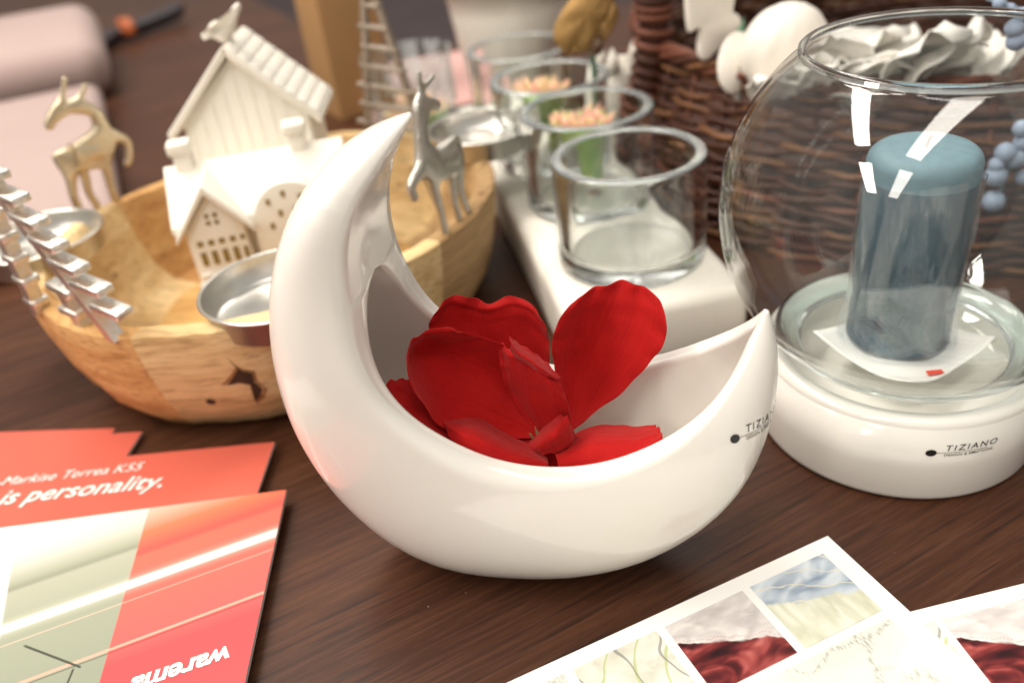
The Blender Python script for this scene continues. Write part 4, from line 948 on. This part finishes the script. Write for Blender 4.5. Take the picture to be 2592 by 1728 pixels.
# ------------------------------------------------------------------ things further back on the table
wp = thing('white_pot', 'tapered white ceramic pot standing behind the tray', 'pot', (.044, .995, 0))
latho('body', [(0, 0), (.050, 0), (.053, .003), (.066, .10), (.0705, .128)] + arc(.069, .128, .002, 0, 180, 5) + [(.064, .10), (.05, .05), (0, .045)], M['tray_white'], wp, 64)
wv_ = thing('white_vase', 'small white ceramic vase with pointed rim left of the basket', 'vase', (.118, .735, 0))
latho('body', [(0, 0), (.024, 0), (.0295, .004), (.0300, .03), (.027, .06), (.020, .085), (.0165, .097)] + arc(.0155, .097, .001, 0, 180, 4) + [(.016, .07), (.02, .03), (0, .02)], M['tray_white'], wv_, 40)
for k in range(3):
    a = 2 * math.pi * k / 3 - 1.9; d_ = Vector((math.cos(a), math.sin(a), 0)) * .0158
    tubeo('rim_point', [d_ + Vector((0, 0, .094)), d_ * 1.05 + Vector((0, 0, .103)), d_ * 1.0 + Vector((0, 0, .112))], lambda q: (.0062, .0042, .0008)[q], M['tray_white'], wv_, 8)
# gold glitter butterfly on a green stick, stuck in the rear of the tray row
bf = thing('glitter_butterfly', 'folded gold glitter butterfly on a green stick behind the votive glasses', 'butterfly pick', (.0805, .66, .0))
def wingm(name, pts_, y0, sl, mat):
    P_ = [(p.x, p.y) for p in catmull([(a, b, 0) for a, b in pts_], 4, True)]; c_ = (sum(a for a, b in P_) / len(P_), sum(b for a, b in P_) / len(P_))
    vs = [(a, y0 + sl * (b - .13), b) for a, b in P_]; n_ = len(vs); vs += [(c_[0] + .6 * (a - c_[0]), y0 + sl * (b - .13) - .004 - .002 * math.sin(i * .7), c_[1] + .6 * (b - c_[1])) for i, (a, b) in enumerate(P_)]; vs.append((c_[0], y0 + sl * (c_[1] - .13) - .005, c_[1]))
    fs = [(i, (i + 1) % n_, n_ + (i + 1) % n_, n_ + i) for i in range(n_)] + [(n_ + i, n_ + (i + 1) % n_, 2 * n_) for i in range(n_)]
    o = mesh(name, vs, fs, mat, bf, True); md = o.modifiers.new('t', 'SOLIDIFY'); md.thickness = .0015; return o
wingm('wing', [(-.013, .1290), (-.021, .142), (-.0175, .155), (-.004, .172), (.014, .188), (.030, .196), (.031, .178), (.024, .160), (.015, .146), (.010, .131), (0, .127)], 0, -.2, M['gold'])
wingm('wing', [(.002, .128), (.008, .140), (.016, .152), (.026, .160), (.029, .150), (.022, .136), (.012, .127)], .006, -.2, M['gold'])
wingm('wing_tip', [(.006, .1265), (.011, .1255), (.0155, .130), (.015, .138), (.010, .140), (.006, .134)], -.006, 0, M['twig_brown'])
tubeo('stick', [(.008, .002, .128), (.009, .002, .08), (.010, .002, .0405)], .0022, M['stick'], bf, 8)
latho('stick_foot', [(0, .0402), (.008, .0402), (.007, .043), (0, .044)], M['stick'], bf, 16).location = (.010, .002, 0)

pc = boxo('pink_card', (0, 0, 0), (.16, .24, .0012), M['pink_card']); pc.location = (-.075, 1.10, .0010); pc.rotation_euler = (0, 0, R(12)); tag(pc, 'pink card lying flat between the cardboard box and the white pot', 'card')
cb = thing('cardboard_box', 'tall brown cardboard box standing behind the tall ceramic house', 'box', (-.150, 1.035, 0), R(28))
boxo('carton', (0, 0, .15), (.070, .075, .30), M['cardboard'], cb, 0, .001); boxo('flap', (0, -.0405, .285), (.068, .004, .028), M['cardboard'], cb, 0, .0008)
gj = thing('glass_jar', 'pale blue glass jar of succulent candles behind the metal reindeer', 'jar', (-.066, .835, 0))
latho('jar_wall', [(0, .002), (.036, .002), (.041, .006), (.042, .045), (.038, .05), (.043, .056), (.042, .098), (.044, .104)], M['blue_glass'], gj, 48)
for k, (dx, dy, h_, z0) in enumerate(((-.014, -.008, .05, .004), (.016, -.012, .055, .004), (.002, .014, .06, .004), (-.004, -.02, .045, .004))):
    succulent((-.066 + dx, .835 + dy, z0), h_, ['green succulent candle at the left inside the pale blue jar', 'green succulent candle at the right inside the pale blue jar', 'green succulent candle at the back inside the pale blue jar', 'small green succulent candle at the front inside the pale blue jar'][k], 'succulent candles in the jar', .9)

# folded pale pink cloths on the rear table
def folded(label, c, size, rz, layers):
    o = thing('folded_cloth', label, 'cloth', c, rz, 'folded pink cloths')
    h = size[2] / layers
    for k in range(layers):
        q = boxo('cloth_fold', (random.uniform(-.006, .006), random.uniform(-.006, .006), h * (k + .5)), (size[0] - .01 * k, size[1] - .01 * k, h * .97), M['pink_cloth'], o, random.uniform(-.02, .02), h * .42, 4)
    return o
folded('pale pink folded cloth behind the left reindeer', (-.682, .825, 0), (.60, .51, .040), R(22), 1)
folded('pale pink folded cloth at the top left corner', (-.842, 1.285, 0), (.60, .37, .085), R(22), 1)
pl = thing('hand_tool', 'dark pliers with an orange joint on the rear table', 'tool', (-.60, 1.60, .012), R(48)); pl.scale = (.85, 1.5, 1.2)
plate('handle', [(-.02, .0), (.05, .004), (.13, .012), (.16, .02), (.155, .032), (.12, .028), (.04, .018), (-.02, .012)], .02, M['gadget'], pl, .004).rotation_euler = (R(-70), 0, 0)
plate('handle', [(-.02, .0), (-.06, -.01), (-.12, -.03), (-.125, -.018), (-.07, .008), (-.02, .014)], .02, M['gadget'], pl, .004).rotation_euler = (R(-70), 0, 0)
latho('joint', [(0, .0), (.013, .0), (.014, .006), (.012, .022), (0, .023)], M['orange'], pl, 20)
